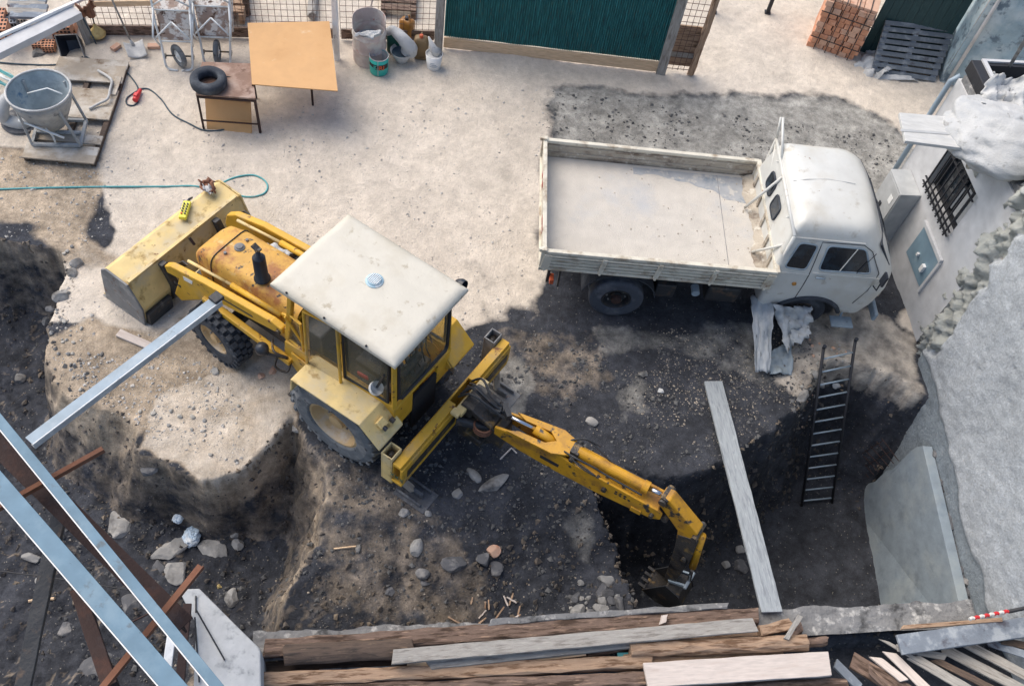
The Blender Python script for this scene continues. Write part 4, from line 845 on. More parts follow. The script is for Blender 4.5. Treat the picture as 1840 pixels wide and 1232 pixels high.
G().lathe([(.08, 0), (.085, .05), (.06, .11), (.001, .13)], 18, Matrix.Translation((-.64, -.76, 2.55)) @ Matrix.Rotation(R(100), 4, 'Y')).tube([(-.6, -.58, 2.6), (-.62, -.75, 2.56)], .018, 6).mk('work_lamp', 'black_plastic', parent=cb_, smooth=True)
# roof
def rf(u, v):
    x = -.76 + 1.8 * u; y = -.665 + 1.37 * v; e = min(u, 1 - u) * 1.8; f = min(v, 1 - v) * 1.37
    return (x, y, 2.70 + .05 * (1 - max(0, 1 - e / .1) ** 2) * (1 - max(0, 1 - f / .1) ** 2) + .015 * math.sin(math.pi * u) * math.sin(math.pi * v) + .011 * (1 / (1 + math.exp(-(v - .31) * 90)) - 1 / (1 + math.exp(-(v - .67) * 90))))
g = G(); us = 48; g.grid(rf, us, us)
bd = [(i, 0) for i in range(us)] + [(us, i) for i in range(us)] + [(us - i, us) for i in range(us)] + [(0, us - i) for i in range(us)]
b0 = len(g.v); g.v += [(lambda p: (p[0], p[1], 2.655))(rf(i / us, j / us)) for i, j in bd]
n = len(bd)
for k in range(n): a = bd[k][1] * (us + 1) + bd[k][0]; b = bd[(k + 1) % n][1] * (us + 1) + bd[(k + 1) % n][0]; g.f.append((a, b, b0 + (k + 1) % n, b0 + k))
g.f.append(tuple(b0 + k for k in range(n)))
ro = g.mk('cab_roof', 'cab_white', parent=LD, smooth=False)
ro.data.polygons.foreach_set('use_smooth', [i < us * us for i in range(len(ro.data.polygons))])
G().lathe([(.105, 0), (.105, .02), (.085, .028), (.08, .045), (.001, .05)], 26, Matrix.Translation((.12, -.03, 2.765))).mk('roof_vent', 'vent_blue', parent=ro)
g = G()
for i in range(-3, 4): l_ = math.sqrt(max(0, .0064 - (i * .021) ** 2)); g.box((.12 + i * .021, -.03, 2.817), (.008, l_ * 1.8, .006))
g.mk('vent_slats', 'edge_white', parent=ro)
g = G()
for (x, y) in ((.8, .7), (.25, .7), (-.35, .7)): g.lathe([(.014, 0), (.014, .01)], 8, Matrix.Translation((x, y - .01, 2.72)) @ Matrix.Rotation(R(-60), 4, 'X'), True, True)
g.mk('roof_bolts', 'black_plastic', parent=ro)
# step under door
G().tube([(.95, .68, .72), (.95, .72, .42), (.6, .72, .42), (.6, .68, .72)], .014, 6).box((.78, .72, .42), (.36, .12, .02)).mk('step', 'black_steel', parent=LD)
# stabiliser frame across the back
sf = G().bar((-1.0, -1.42, .95), (-1.0, -.62, .95), .12, .06).bar((-1.0, -.2, .95), (-1.0, .95, .95), .12, .06).bar((-1.07, -1.42, .74), (-1.07, -.62, .74), .04, .36).bar((-1.07, -.2, .74), (-1.07, .95, .74), .04, .36).bar((-.93, -1.4, .74), (-.93, .93, .74), .03, .4).bar((-1.0, -1.42, .5), (-1.0, .95, .5), .16, .05)
sf = sf.mk('stabiliser_frame', 'yellow_paint', parent=LD, bevel=.008)
G().bar((-1.095, -1.35, .72), (-1.095, -.68, .72), .006, .16).mk('slide_rail', 'grease_steel', parent=sf); G().bar((-1.095, -.15, .72), (-1.095, .85, .72), .006, .16).mk('slide_rail', 'grease_steel', parent=sf)
g = G()
for i in range(3):
    y = .95 - i * .001; x0 = -.93 - i * .07
    g.bar((x0, .977, .78), (x0 - .05, .977, .70), .01, .004, up=(0, 1, 0)); g.bar((x0 - .05, .977, .78), (x0, .977, .70), .01, .004, up=(0, 1, 0))
g.mk('painted_crosses', 'green_plastic', parent=sf)
for y in (.85, -1.33):
    leg = G()
    for dx, dy, wx, wy in ((-.075, 0, .02, .2), (.075, 0, .02, .2), (0, -.09, .13, .02), (0, .09, .13, .02)): leg.box((-.84 + dx, y + dy, .72), (wx, wy, .66))
    leg = leg.mk('stabiliser_leg', 'pale_yellow' if y > 0 else 'grey_steel', parent=LD, bevel=.008)
    G().tube([(-.84, y, .2), (-.84, y, .98)], .045, 12).mk('ram', 'grease_steel', parent=leg, smooth=True)
    yy = y - .12 if y > 0 else y + .12
    G().box((-1.16, yy, .035 - .03), (.5, .34, .03)).box((-1.12, yy, .07), (.3, .04, .12)).box((-1.12, yy + .12, .05), (.4, .03, .08)).box((-1.12, yy - .12, .05), (.4, .03, .08)).mk('stabiliser_foot', 'stone_dark' if y > 0 else 'grey_steel', parent=leg, bevel=.01)
    G().bar((-.95, y, .45), (-1.1, yy, .08), .09, .07).mk('strut', 'wood_dusty', parent=leg, bevel=.01)
# king post carriage
kp = G().prism([(-1.12, .3), (-1.12, 1.06), (-1.3, 1.08), (-1.62, .98), (-1.66, .9), (-1.3, .96), (-1.25, .45), (-1.5, .42), (-1.5, .3)], -.6, -.2).mk('king_post', 'grease_steel', parent=LD, bevel=.02)
G().box((-1.16, -.4, 1.0), (.12, .62, .08)).box((-1.14, -.08, 1.02), (.12, .1, .06)).mk('slew_bracket', PY, parent=kp, bevel=.01)
G().tube([(-1.5, -.4, .25), (-1.5, -.4, 1.08)], .075, 16).box((-1.62, -.4, .7), (.28, .26, .5)).mk('slew_casting', 'grease_steel', parent=kp, smooth=False, bevel=.02)
g = G()
for i in range(4): g.tube([(-1.15, -.4 + .3 * (-1 if i % 2 else 1), .78 + .06 * (i // 2)), (-1.55, -.4 + .12 * (-1 if i % 2 else 1), .78)], .05, 12)
for i in range(7):
    y = -.55 + i * .05; g.tube(spline([(-1.05, y, 1.1), (-1.2, y + .1 * math.sin(i), 1.28), (-1.45, -.42 + .02 * i, 1.2 + .05 * math.cos(i * 2)), (-1.7, -.4 + .02 * (i - 3), 1.12)]), .016, 6)
for i in range(4): g.box((-1.5 - i * .07, -.44 + .05 * (i % 2), 1.12 + .02 * i), (.07, .12, .1), rz=.3 * i)
g.mk('slew_hoses', 'black_steel', parent=kp, smooth=False)
g = G()
for i in range(3): g.tube([(-1.48 + .12 * math.cos(a), -.22 + .1 * math.sin(a), .75 + i * .05 + .01 * a) for a in np.linspace(0, 6, 16)], .014, 6)
g.mk('coiled_hose', 'rust_light', parent=kp, smooth=True)
# boom: world line from the king post to the elbow
bs_, be = Vector((-1.66, -.36, .92)), Vector((-3.96, -.57, 1.05))
TB = frame(bs_, be)                    # x along, y to its left (far side), z up
BL = (be - bs_).length
bm_ = D.objects.new('boom', None); COL.objects.link(bm_); bm_.parent = LD; bm_.matrix_local = TB
side = [(-.02, -.06), (-.02, .1), (.2, .16), (.85, .24), (1.05, .18), (1.6, .16), (2.25, .12), (BL, .06), (BL, -.06), (2.2, -.14), (1.5, -.2), (.9, -.2), (.35, -.15)]
pl = G().prism(side, -.15, -.11).prism(side, .11, .15).prism([(.9, -.19), (.9, -.16), (2.25, -.1), (2.25, -.13)], -.109, .109).prism([(.35, -.14), (.35, -.11), (.9, -.16), (.9, -.19)], -.109, .109).prism([(1.05, .13), (1.05, .165), (2.25, .105), (2.25, .08)], -.109, .109)
pl.mk('boom_plates', BY, parent=bm_, bevel=.01)
# rounded top collar with the slot
col = []
for k in range(13): a = math.pi * k / 12 - math.pi / 2; col.append((.62 + .2 * math.cos(a), .0 + .14 * math.sin(a)))
g = G()
zt = lambda x: .16 + (x - .2) * .12
oo = [(.15, -.155), (.8, -.19), (1.0, -.12), (1.0, .12), (.8, .19), (.15, .155)]; inn = [(.3, -.09)] + [(.66 + .12 * math.cos(a), .09 * math.sin(a)) for a in np.linspace(-math.pi / 2, math.pi / 2, 7)] + [(.3, .09)]
def strip(pa, pb):
    b = len(g.v)
    g.v += [(x, y, zt(x) + .015) for x, y in pa + pb]
    n_ = len(pa)
    for i in range(n_ - 1): g.f.append((b + i, b + i + 1, b + n_ + i + 1, b + n_ + i))
strip([oo[0], oo[1], oo[2]], [inn[0], inn[1], inn[4]]); strip([oo[5], oo[4], oo[3]], [inn[8], inn[7], inn[4]]); strip([oo[2], oo[3]], [inn[4], inn[4]])
g.mk('boom_collar', BY, parent=bm_, solid=.03, bevel=.0)
G().tube([(-.1, .02, .22), (.5, .02, .24)], .024, 12).mk('piston_rod', 'chrome', parent=bm_, smooth=True)
G().tube([(.46, .02, .24), (.86, .02, .12)], [.062, .062], 16).mk('lift_cylinder', BY, parent=bm_, smooth=True)
G().box((1.05, 0, .25), (.12, .16, .14)).tube([(1.05, -.16, .24), (1.05, .16, .24)], .035, 10).mk('ram_mount', 'grease_steel', parent=bm_, bevel=.01)
cy = G().tube([(1.08, 0, .27), (2.02, 0, .25)], .068, 18).tube([(1.96, 0, .252), (2.04, 0, .25)], .08, 18).mk('dipper_cylinder', BY, parent=bm_, smooth=False, bevel=.004)
G().tube([(2.02, 0, .25), (2.26, 0, .26)], .03, 12).mk('piston_rod', 'chrome', parent=bm_, smooth=True)
g = G()
for s in (-1, 1): g.tube(spline([(.9, .08 * s, .25), (1.1, .15 * s, .36), (1.35, .12 * s, .3), (1.5, .1 * s, .24), (2.0, .1 * s, .2)]), .013, 6)
g.tube(spline([(1.0, -.1, .25), (1.2, -.2, .3), (1.4, -.17, .22), (1.2, -.12, .2), (1.05, -.1, .2)]), .01, 6); g.tube(spline([(.95, .1, .28), (1.1, .13, .4), (1.3, .17, .33)]), .01, 6)
g.mk('hose', 'black_steel', parent=bm_, smooth=True)
G().tube([(1.55, -.19, .0), (1.55, -.15, .0)], .035, 10).mk('pin', 'grease_steel', parent=bm_); G().tube([(2.2, -.2, -.02), (2.2, .2, -.02)], .03, 10).mk('pin', 'grease_steel', parent=bm_)
G().box((2.0, -.155, -.12), (.14, .03, .09)).mk('lug', BY, parent=bm_, bevel=.006)
g = G()
for i in range(7): g.box((1.7 + .06 * (i % 4), -.152, .02 + .05 * (i // 4)), (.035, .004, .03), ry=.4 * i)
g.mk('worn_decal', 'dark_frame', parent=bm_); G().box((.78, -.152, -.02), (.26, .004, .07), ry=.05).mk('slot', 'dark_frame', parent=bm_)
# dipper
dp_ = D.objects.new('dipper', None); COL.objects.link(dp_); dp_.parent = LD
h0, h1, h2 = Vector((-3.98, -.50, 1.3)), Vector((-4.56, -.50, .92)), Vector((-4.62, -.42, -.45))
g = G().prism([(-3.84, 1.36), (-3.96, 1.38), (-4.44, 1.06), (-4.54, .4), (-4.55, -.5), (-4.43, -.5), (-4.34, .3), (-4.22, .86), (-3.86, 1.16)], -.67, -.50)
g.v = [p for p in g.v]; g.mk('dipper_arm', BY, parent=dp_, bevel=.015)
G().prism([(-4.425, .9), (-4.5, .88), (-4.55, .42), (-4.565, -.51), (-4.42, -.51), (-4.325, .3), (-4.25, .78)], -.678, -.492).mk('dipper_grease_shade', 'grease_steel', parent=dp_, bevel=.01)  # darker skin on lower dipper: real grease plus pit shade put into the colour
for x, z, r_ in ((-3.9, 1.3, .05), (-4.44, .98, .04), (-4.48, .35, .035), (-4.02, .98, .045)): G().tube([(x, -.72, z), (x, -.45, z)], r_, 12).mk('pin', 'grease_steel', parent=dp_)
G().box((-3.9, -.58, 1.32), (.1, .2, .1)).mk('rod_eye', 'grease_steel', parent=dp_, bevel=.01)
G().tube([(-4.5, -.585, .95), (-4.63, -.585, .1)], .05, 14).mk('bucket_cylinder', BY, parent=dp_, smooth=True)
G().tube([(-4.63, -.585, .1), (-4.7, -.585, -.3)], .025, 10).mk('piston_rod', 'chrome', parent=dp_, smooth=True)
G().bar((-4.7, -.68, -.3), (-4.48, -.68, -.45), .03, .05).bar((-4.7, -.49, -.3), (-4.48, -.49, -.45), .03, .05).tube([(-4.7, -.72, -.3), (-4.7, -.45, -.3)], .025, 8).mk('bucket_link', 'galvanised', parent=dp_, bevel=.004)
bb = [(-4.5, -.48), (-4.7, -.55), (-4.8, -.75), (-4.72, -.98), (-4.5, -1.06), (-4.25, -1.0), (-4.25, -.98), (-4.5, -1.03), (-4.69, -.96), (-4.76, -.75), (-4.68, -.58), (-4.5, -.51)]
bu = G().prism(bb, -.76, -.42).mk('digging_bucket', 'grease_steel', parent=LD, bevel=.006)
for y in (-.78, -.42): G().prism([(-4.48, -.46), (-4.71, -.54), (-4.81, -.75), (-4.73, -.99), (-4.5, -1.07), (-4.25, -1.0)], y, y + .02).mk('side_plate', 'black_steel', parent=bu)
for i in range(4): G().prism([(-4.27, -1.02), (-4.27, -.96), (-4.16, -.95)], -.75 + i * .095, -.71 + i * .095).mk('tooth', 'grease_steel', parent=bu)

# ============================================================ TRUCK (x forward, y left)
TR = thing('tipper_truck', 'old off white tipper truck with a dusty empty bed parked at the pit edge', 'truck', (1.334, 9.727, 0), R(8))
ch = G().box((1.2, .38, .68), (4.8, .1, .16)).box((1.2, -.38, .68), (4.8, .1, .16))
for x in (-1.1, -.2, .8, 1.8, 3.0): ch.box((x, 0, .68), (.1, .66, .12))
ch.box((-.08, 0, .42), (.16, 1.5, .16)); ch.box((2.75, 0, .4), (.12, 1.6, .12)); ch.mk('chassis', 'black_steel', parent=TR, bevel=.01)
for s in (1, -1):
    for off in (.90, .66):
        wh, h = wheel(-.08, s * off, .42, .20, .22, s, '', 'rubber_truck', parent=TR)
        if off > .8: rim_disc(wh, .21, h, 'black_steel', -.1, .09, 8); G().lathe([(.085, 0), (.08, .05), (.001, .06)], 8, Matrix.Translation((0, 0, .06))).mk('hub', 'rust_steel', parent=wh)
        else: G().lathe([(.21, .07), (.05, .06), (.001, .06)], 24).mk('rim', 'black_steel', parent=wh)
    wh, h = wheel(2.75, s * .80, .40, .20, .21, s, '', 'rubber', parent=TR); rim_disc(wh, .21, h, 'black_steel', .3, .07, 6)
    pr = [(-.08 + .56 * math.cos(a), .5 + .49 * math.sin(a)) for a in np.linspace(R(8), R(172), 14)] + [(-.08 + .545 * math.cos(a), .5 + .475 * math.sin(a)) for a in np.linspace(R(172), R(8), 14)]
    G().prism(pr, s * .5, s * 1.0).mk('mudguard', 'rubber', parent=TR)
bx0, bx1, by, bz0, bz1 = -1.30, 2.00, 1.08, 1.17, 1.50
bed = G().box(((bx0 + bx1) / 2, 0, 1.175), (bx1 - bx0, by * 2 - .06, .05)).mk('bed_floor', 'bed_floor', parent=TR)
G().box((.35, .3, .95), (3.0, .08, .38)).box((.35, -.3, .95), (3.0, .08, .38)).mk('subframe', 'black_steel', parent=TR)
def dropside(y, s, m):
    g = G().box(((bx0 + bx1) / 2, y, 1.33), (bx1 - bx0 - .04, .03, .32))
    o = g.mk('drop_side', m, parent=TR)
    g = G().bar((bx0, y, bz1), (bx1, y, bz1), .065, .055).bar((bx0, y + s * .02, bz0), (bx1, y + s * .02, bz0), .05, .045); g.mk('rail', 'bed_paint', parent=o, bevel=.008)
    g = G()
    for z in (1.25, 1.31, 1.39, 1.44): g.bar((bx0 + .05, y + s * .03, z), (bx1 - .05, y + s * .03, z), .03, .018)
    for z in (1.28, 1.41): g.bar((bx0 + .05, y - s * .02, z), (bx1 - .05, y - s * .02, z), .012, .05)
    g.mk('ribs', m, parent=o, bevel=.004)
    for i in range(5):
        x = bx0 + .06 + (bx1 - bx0 - .12) * i / 4; wd = .12 if i in (0, 4) else .07
        G().bar((x - .03, y + s * .038, 1.17), (x + .0, y + s * .038, 1.47), wd, .03, up=(0, s, 0)).lathe([(.02, 0), (.02, .03)], 8, Matrix.Translation((x - .03, y + s * .045, 1.14)), True, True).mk('stake', 'bed_paint', parent=o, bevel=.005)
dropside(-by, -1, 'bed_paint'); dropside(by, 1, 'bed_inner')
o = G().box((bx0, 0, 1.33), (.03, by * 2 - .05, .32)).mk('tailgate', 'bed_paint', parent=TR)
G().bar((bx0 - .005, -by, bz1), (bx0 - .005, by, bz1), .06, .055).bar((bx0 - .02, -by, bz0), (bx0 - .02, by, bz0), .05, .045).mk('rail', 'bed_paint', parent=o, bevel=.008)
g = G()
for y, hh in ((-.5, .16), (-.35, .1), (.35, .18), (.55, .1)): g.box((bx0 - .019, y, 1.33), (.006, .12, hh))
g.mk('red_mark', mat('red_faded', (.4, .08, .07), [((.6, .5, .45), 7, .55, .1)], .8), parent=o)
for y in (-by, by): G().bar((bx0 - .01, y, 1.12), (bx0 - .01, y, 1.56), .075, .075).tube([(bx0 - .06, y, 1.5), (bx0 - .06, y, 1.56)], .03, 8).tube([(bx0 - .05, y * 1.03, 1.2), (bx0 + .06, y * 1.03, 1.14)], .02, 6).mk('corner_post', 'bed_paint', parent=TR, bevel=.008)
o = G().box((bx1, 0, 1.33), (.03, by * 2 - .05, .32)).mk('headboard', 'bed_paint', parent=TR)
G().bar((bx1, -by - .02, bz1), (bx1, by + .02, bz1), .07, .06).mk('rail', 'bed_paint', parent=o, bevel=.008)
g = G()
for y in (-.75, -.4, .0, .4, .8): g.box((bx1 - .03, y, 1.34), (.03, .07, .3))
g.mk('ribs', 'bed_inner', parent=o, bevel=.005)
# grime heaped along the front of the bed
def grime(u, v):
    x = bx1 - .02 - .17 * v ** .7 * (1 + .7 * float(fbm(u * 7, 0.5, 3, 5))); y = -by + .04 + (2 * by - .08) * u; x += .06 * float(fbm(u * 5, 3, 4, 8)) * v
    return (x, y, 1.201 + .06 * (1 - v) ** 2 + .02 * float(fbm(u * 20, v * 4, 3, 6)) * (1 - v))
G().grid(grime, 60, 8).mk('grime', 'bed_inner', parent=bed, smooth=True)
G().box((1.42, 0, 1.2015), (.008, 2.0, .003)).mk('seam', 'grey_steel', parent=bed)
def bst(u, v):
    x = .1 + 1.75 * u; return (x, 1.0 - .04 * v - (.10 + .42 * u ** 1.5 + .12 * float(fbm(u * 6, 2, 3, 8))) * v, 1.2016)
G().grid(bst, 40, 3).mk('damp_stain', mat('damp_steel', (.36, .37, .38), [((.22, .26, .3), 3, .5, .15), ((.5, .48, .44), 7, .53, .08)], .6, bump=.1), parent=bed)
g = G()
for i in range(70): g.rock((random.triangular(-1.1, 1.95, 1.9), random.uniform(-1, 1), 1.205), random.uniform(.006, .018), 700 + i, (1, 1, .6), 1)
g.mk('leftover_rubble', 'bed_inner', parent=bed)['kind'] = 'stuff'
# rack behind the cab
rk = G()
xr = bx1 + .05
for y in (-.92, .95): rk.tube([(xr, y, 1.0), (xr, y, 2.1)], .026, 8)
rk.tube([(xr, -.92, 2.1), (xr, .95, 2.1), ], .028, 8); rk.tube([(xr, .95, 2.1), (xr - .03, 1.06, 2.42)], .02, 8); rk.tube([(xr, 1.06, 2.42), (xr + .02, .5, 2.1)], .02, 8); rk.tube([(xr, -.92, 1.8), (xr, .95, 1.8)], .018, 8)
rk.tube([(xr, .2, 2.1), (bx1 - .22, .35, 1.23)], .022, 8); rk.tube([(xr, -.85, 1.85), (bx1 - .2, -.5, 1.22)], .022, 8); rk.tube([(xr, .9, 2.05), (xr - .05, .2, 1.52)], .02, 8); rk.tube([(xr, -.55, 2.1), (xr, -.2, 1.52)], .02, 8); rk.tube([(xr, .95, 1.6), (xr, .5, 2.1)], .02, 8)
rk.mk('load_rack', 'truck_white', parent=TR, smooth=True)
# cab shell, lofted from rounded sections
SEC = [(.56, 2.03, 3.66, .95, .16), (.8, 2.0, 3.74, .99, .2), (1.15, 1.98, 3.79, 1.01, .24), (1.42, 1.98, 3.76, 1.0, .27), (1.52, 1.98, 3.70, .98, .28), (1.75, 2.0, 3.55, .93, .28), (1.98, 2.03, 3.38, .87, .28), (2.12, 2.06, 3.27, .83, .28), (2.20, 2.10, 3.21, .79, .27), (2.25, 2.17, 3.12, .72, .25), (2.275, 2.28, 2.98, .6, .22)]
def secat(z):
    for a, b in zip(SEC, SEC[1:]):
        if a[0] <= z <= b[0]: t = (z - a[0]) / (b[0] - a[0]); return tuple(a[i] * (1 - t) + b[i] * t for i in range(5))
    return SEC[-1]
def ringp(sec, n=24):
    z, x0, x1, hw, r = sec; out = []
    def seg(a, b, k): return [tuple(a[i] + (b[i] - a[i]) * j / k for i in range(2)) for j in range(k)]
    def arc(cx, cy, a0, rr, k=6): return [(cx + rr * math.cos(R(a0 + 90 * j / k)), cy + rr * math.sin(R(a0 + 90 * j / k))) for j in range(k)]
    rb = .07  # tight corners at the back
    bow = .05
    out += seg((x0 + rb, -hw), (x1 - r, -hw), 30) + arc(x1 - r, -hw + r, -90, r) + seg((x1, -hw + r), (x1, hw - r), 12) + arc(x1 - r, hw - r, 0, r) + seg((x1 - r, hw), (x0 + rb, hw), 30) + arc(x0 + rb, hw - rb, 90, rb) + seg((x0, hw - rb), (x0, -hw + rb), 12) + arc(x0 + rb, -hw + rb, 180, rb)
    res = []
    for x, y in out:
        k = 1 - (y / hw) ** 2
        res.append((x + (bow * k if x > x1 - r else 0), y, z))
    return res
g = G(); zs = []
for a, b in zip(SEC, SEC[1:]):
    k = max(1, int((b[0] - a[0]) / .045)); zs += [a[0] + (b[0] - a[0]) * j / k for j in range(k)]
zs.append(SEC[-1][0]); rings = [ringp(secat(z)) for z in zs]; n = len(rings[0]); pts = [p for r_ in rings for p in r_]; fs = []
for i in range(len(rings) - 1):
    for k in range(n):
        q = [i * n + k, i * n + (k + 1) % n, (i + 1) * n + (k + 1) % n, (i + 1) * n + k]; c = sum((Vector(pts[j]) for j in q), Vector()) / 4
        if abs(c.y) > .8 and math.hypot(c.x - 2.78, (c.z - .42) * 1.05) < .5: continue
        fs.append(tuple(q))
top = len(pts); rt = rings[-1]; cx = (secat(3)[1] + secat(3)[2]) / 2
pts2 = [(cx + (p[0] - cx) * .5, p[1] * .5, 2.30) for p in rt]; pts += pts2; fs += [((len(rings) - 1) * n + k, (len(rings) - 1) * n + (k + 1) % n, top + (k + 1) % n, top + k) for k in range(n)]; pts.append((cx, 0, 2.305)); fs += [(top + k, top + (k + 1) % n, top + n) for k in range(n)]
cabt = g.add(pts, fs).mk('cab', 'truck_white', parent=TR, smooth=True, sub=1)
G().box((2.9, 0, .9), (1.4, 1.6, .5)).box((2.9, 0, .65), (1.2, 1.2, .25)).mk('cab_inside', 'dark_inside', parent=cabt)
def sidept(x, z, s, off=.006): sc_ = secat(z); return Vector((x, s * (sc_[3] + off), z))
def roundpoly(p, r, k=4):
    out = []; n = len(p)
    for i in range(n):
        a, b, c = Vector(p[i - 1]).to_2d(), Vector(p[i]).to_2d(), Vector(p[(i + 1) % n]).to_2d(); u = (a - b).normalized(); v = (c - b).normalized()
        for j in range(k + 1):
            t = j / k; q = (b + u * r) * (1 - t) ** 2 + b * 2 * t * (1 - t) + (b + v * r) * t * t; out.append((q.x, q.y))
    return out
for s in (-1, 1):
    for nm, poly in (('rear_quarter_window', [(2.10, 1.52), (2.42, 1.50), (2.46, 1.93), (2.19, 1.95)]), ('door_window', [(2.60, 1.52), (3.36, 1.54), (3.14, 1.94), (2.60, 1.94)])):
        rp = roundpoly(poly, .07); P3 = [sidept(x, z, s, .008) for x, z in rp]
        fr_ = G().tube(P3, .014, 6, closed=True).mk(nm, 'galvanised', parent=TR, smooth=True)
        G().ext([p - Vector((0, s * .004, 0)) for p in P3], (0, s * .006, 0)).mk('pane', 'window_dark', parent=fr_)
    G().tube([sidept(2.9, 1.55, s, .02), sidept(3.02, 1.94, s, .02)], .008, 6).mk('window_divider', 'truck_white', parent=cabt)
    dl = [sidept(2.50, z, s, .002) for z in (.8, 1.0, 1.2, 1.42, 1.52, 1.7, 1.9, 1.98)] + [sidept(3.1, 1.99, s, .002), sidept(3.25, 1.9, s, .002), sidept(3.48, 1.55, s, .002), sidept(3.46, 1.2, s, .002), sidept(3.38, .85, s, .002)]
    G().tube(dl, .006, 5).mk('door_seam', 'dark_frame', parent=cabt)
    G().tube([sidept(2.6, 1.4, s, .03), sidept(2.74, 1.4, s, .035)], .016, 8).mk('door_handle', 'galvanised', parent=cabt, smooth=True)
    G().lathe([(.035, 0), (.03, .02), (.001, .03)], 14, Matrix.Translation(sidept(2.36, 1.2, s, 0)) @ Matrix.Rotation(R(90) * -s, 4, 'X')).mk('side_marker', 'amber_plastic', parent=cabt)
    ar = [sidept(2.78 + .51 * math.cos(a), max(.57, .42 + .49 * math.sin(a)), s, .012) for a in np.linspace(R(14), R(168), 18)]
    G().tube(ar, .035, 8).mk('arch_trim', 'rubber', parent=cabt, smooth=True)
    G().box((3.4, s * 1.0, .38), (.34, .2, .03)).bar((3.4, s * .9, .38), (3.4, s * .85, .6), .03, .03).mk('footstep', 'galvanised', parent=TR, bevel=.008)
    G().tube([sidept(3.5, 1.3, s, .0), sidept(3.5, 1.35, s, .12), sidept(3.5, 1.62, s, .14)], .01, 6).box((3.5, s * 1.12, 1.6), (.03, .12, .2)).mk('wing_mirror', 'black_plastic', parent=cabt)
for s in (-1, 1):
    G().tube([sidept(x, 1.42, s, .004) for x in np.linspace(2.06, 2.5, 5)], .006, 5).tube([sidept(x, 1.46, s, .006) for x in np.linspace(2.54, 3.6, 9)], .009, 5).mk('waist_trim', 'truck_white', parent=cabt, smooth=True)
    G().tube([sidept(3.15, 1.53, s, .02), sidept(3.3, 1.9, s, .03)], .006, 5).mk('wiper', 'black_plastic', parent=cabt)
# roof seam, gutter, back windows, windscreen, bumper
gut = [sidept(x, 2.02, s, .006) for s in (-1,) for x in np.linspace(2.1, 3.1, 8)]
G().tube(gut, .01, 6).tube([sidept(x, 2.02, 1, .006) for x in np.linspace(2.1, 3.1, 8)], .01, 6).mk('gutter', 'truck_white', parent=cabt)
G().tube([(2.12, .0, 2.225), (2.3, 0, 2.285), (2.6, .02, 2.307), (3.0, 0, 2.29)], .004, 5).mk('roof_seam', 'cabinet_grey', parent=cabt)
for y in (.34, -.12):
    rp = roundpoly([(y - .15, 1.66), (y + .15, 1.66), (y + .15, 1.92), (y - .15, 1.92)], .07); P3 = [Vector((secat(z)[1] - .012, yy, z)) for yy, z in rp]
    fr_ = G().tube(P3, .016, 6, closed=True).mk('back_window', 'rubber', parent=TR, smooth=True); G().ext(P3, (-.006, 0, 0)).mk('pane', 'window_dark', parent=fr_)
for y0, y1 in ((-.8, -.02), (.02, .8)):
    P3 = [Vector((secat(z)[2] + .05 * (1 - (yy / .95) ** 2) + .008 - max(0, abs(yy) - .62) * .25, yy, z)) for yy, z in [(y0, 1.56), ((y0 + y1) / 2, 1.56), (y1, 1.56), (y1, 1.96), ((y0 + y1) / 2, 1.96), (y0, 1.96)]]
    fr_ = G().tube(P3, .016, 6, closed=True).mk('windscreen', 'rubber', parent=TR); G().ext(P3, (.006, 0, 0)).mk('pane', 'window_dark', parent=fr_)
G().bar((3.86, -1.0, .55), (3.86, 1.0, .55), .06, .16).mk('bumper', 'galvanised', parent=TR, bevel=.02)
for y in (-.7, .7): G().lathe([(.1, 0), (.1, .03), (.06, .06), (.001, .065)], 20, Matrix.Translation((3.8, y, .85)) @ Matrix.Rotation(R(90), 4, 'Y')).mk('headlight', 'chrome', parent=TR, smooth=True)
G().lathe([(.06, 0), (.06, .14)], 16, Matrix.Translation((1.02, -.9, .8)) @ Matrix.Rotation(R(90), 4, 'X'), True, True).mk('air_tank', 'galvanised', parent=TR)
G().box((.62, -.75, .62), (.3, .3, .28)).mk('battery_box', 'black_steel', parent=TR, bevel=.02)
G().box((1.5, -.7, .6), (.5, .34, .34)).mk('fuel_tank', 'black_steel', parent=TR, bevel=.04)
for y in (-.95, .95): G().box((bx0 + .2, y, .74), (.06, .14, .09)).mk('tail_lamp', 'orange_red' if y < 0 else 'black_steel', parent=TR, bevel=.01)
g = G().bar((bx0 + .15, -.9, .62), (bx0 + .15, -.9, 1.12), .04, .05).bar((bx0 + .32, -.92, .55), (bx0 + .3, -.92, 1.12), .03, .03); g.mk('lamp_bracket', 'black_steel', parent=TR)
# ============================================================ THINGS ON THE LOADER'S BUCKET, HOSES AND CABLES
rc = thing('crane_remote', 'yellow pendant remote with black and red buttons on the loader bucket', 'remote', P(335, 372, .93))
Tm = frame(P(328, 392, .93), P(341, 350, .93)); Tm = Matrix.Translation(-rc.location) @ Tm
G().box((.15, 0, 0), (.32, .11, .06), Tm).mk('case', 'remote_yellow', parent=rc, bevel=.015)
g = G(); g2 = G()
for i in range(5):
    for s in (-1, 1): (g2 if i == 0 and s > 0 else g).lathe([(.013, 0), (.013, .02)], 10, Tm @ Matrix.Translation((.06 + i * .045, s * .024, .03)), True, True)
g.mk('buttons', 'black_plastic', parent=rc); g2.mk('stop_button', 'red_plastic', parent=rc)
G().tube([Tm @ Vector(p) for p in ((.3, 0, 0), (.36, -.01, 0), (.42, -.04, -.02))], [.022, .02, .012], 8).mk('cable_sleeve', 'black_plastic', parent=rc, smooth=True)
g = G().grid(crumple([P(358, 328, .93), P(385, 326, .95), P(388, 346, .94), P(366, 349, .93)], 14, 14, .09, 12), 14, 14); solo(g, 'work_glove', 'rust_light', 'crumpled reddish brown work glove on top corner of the loader bucket', 'glove', smooth=True, solid=.015)
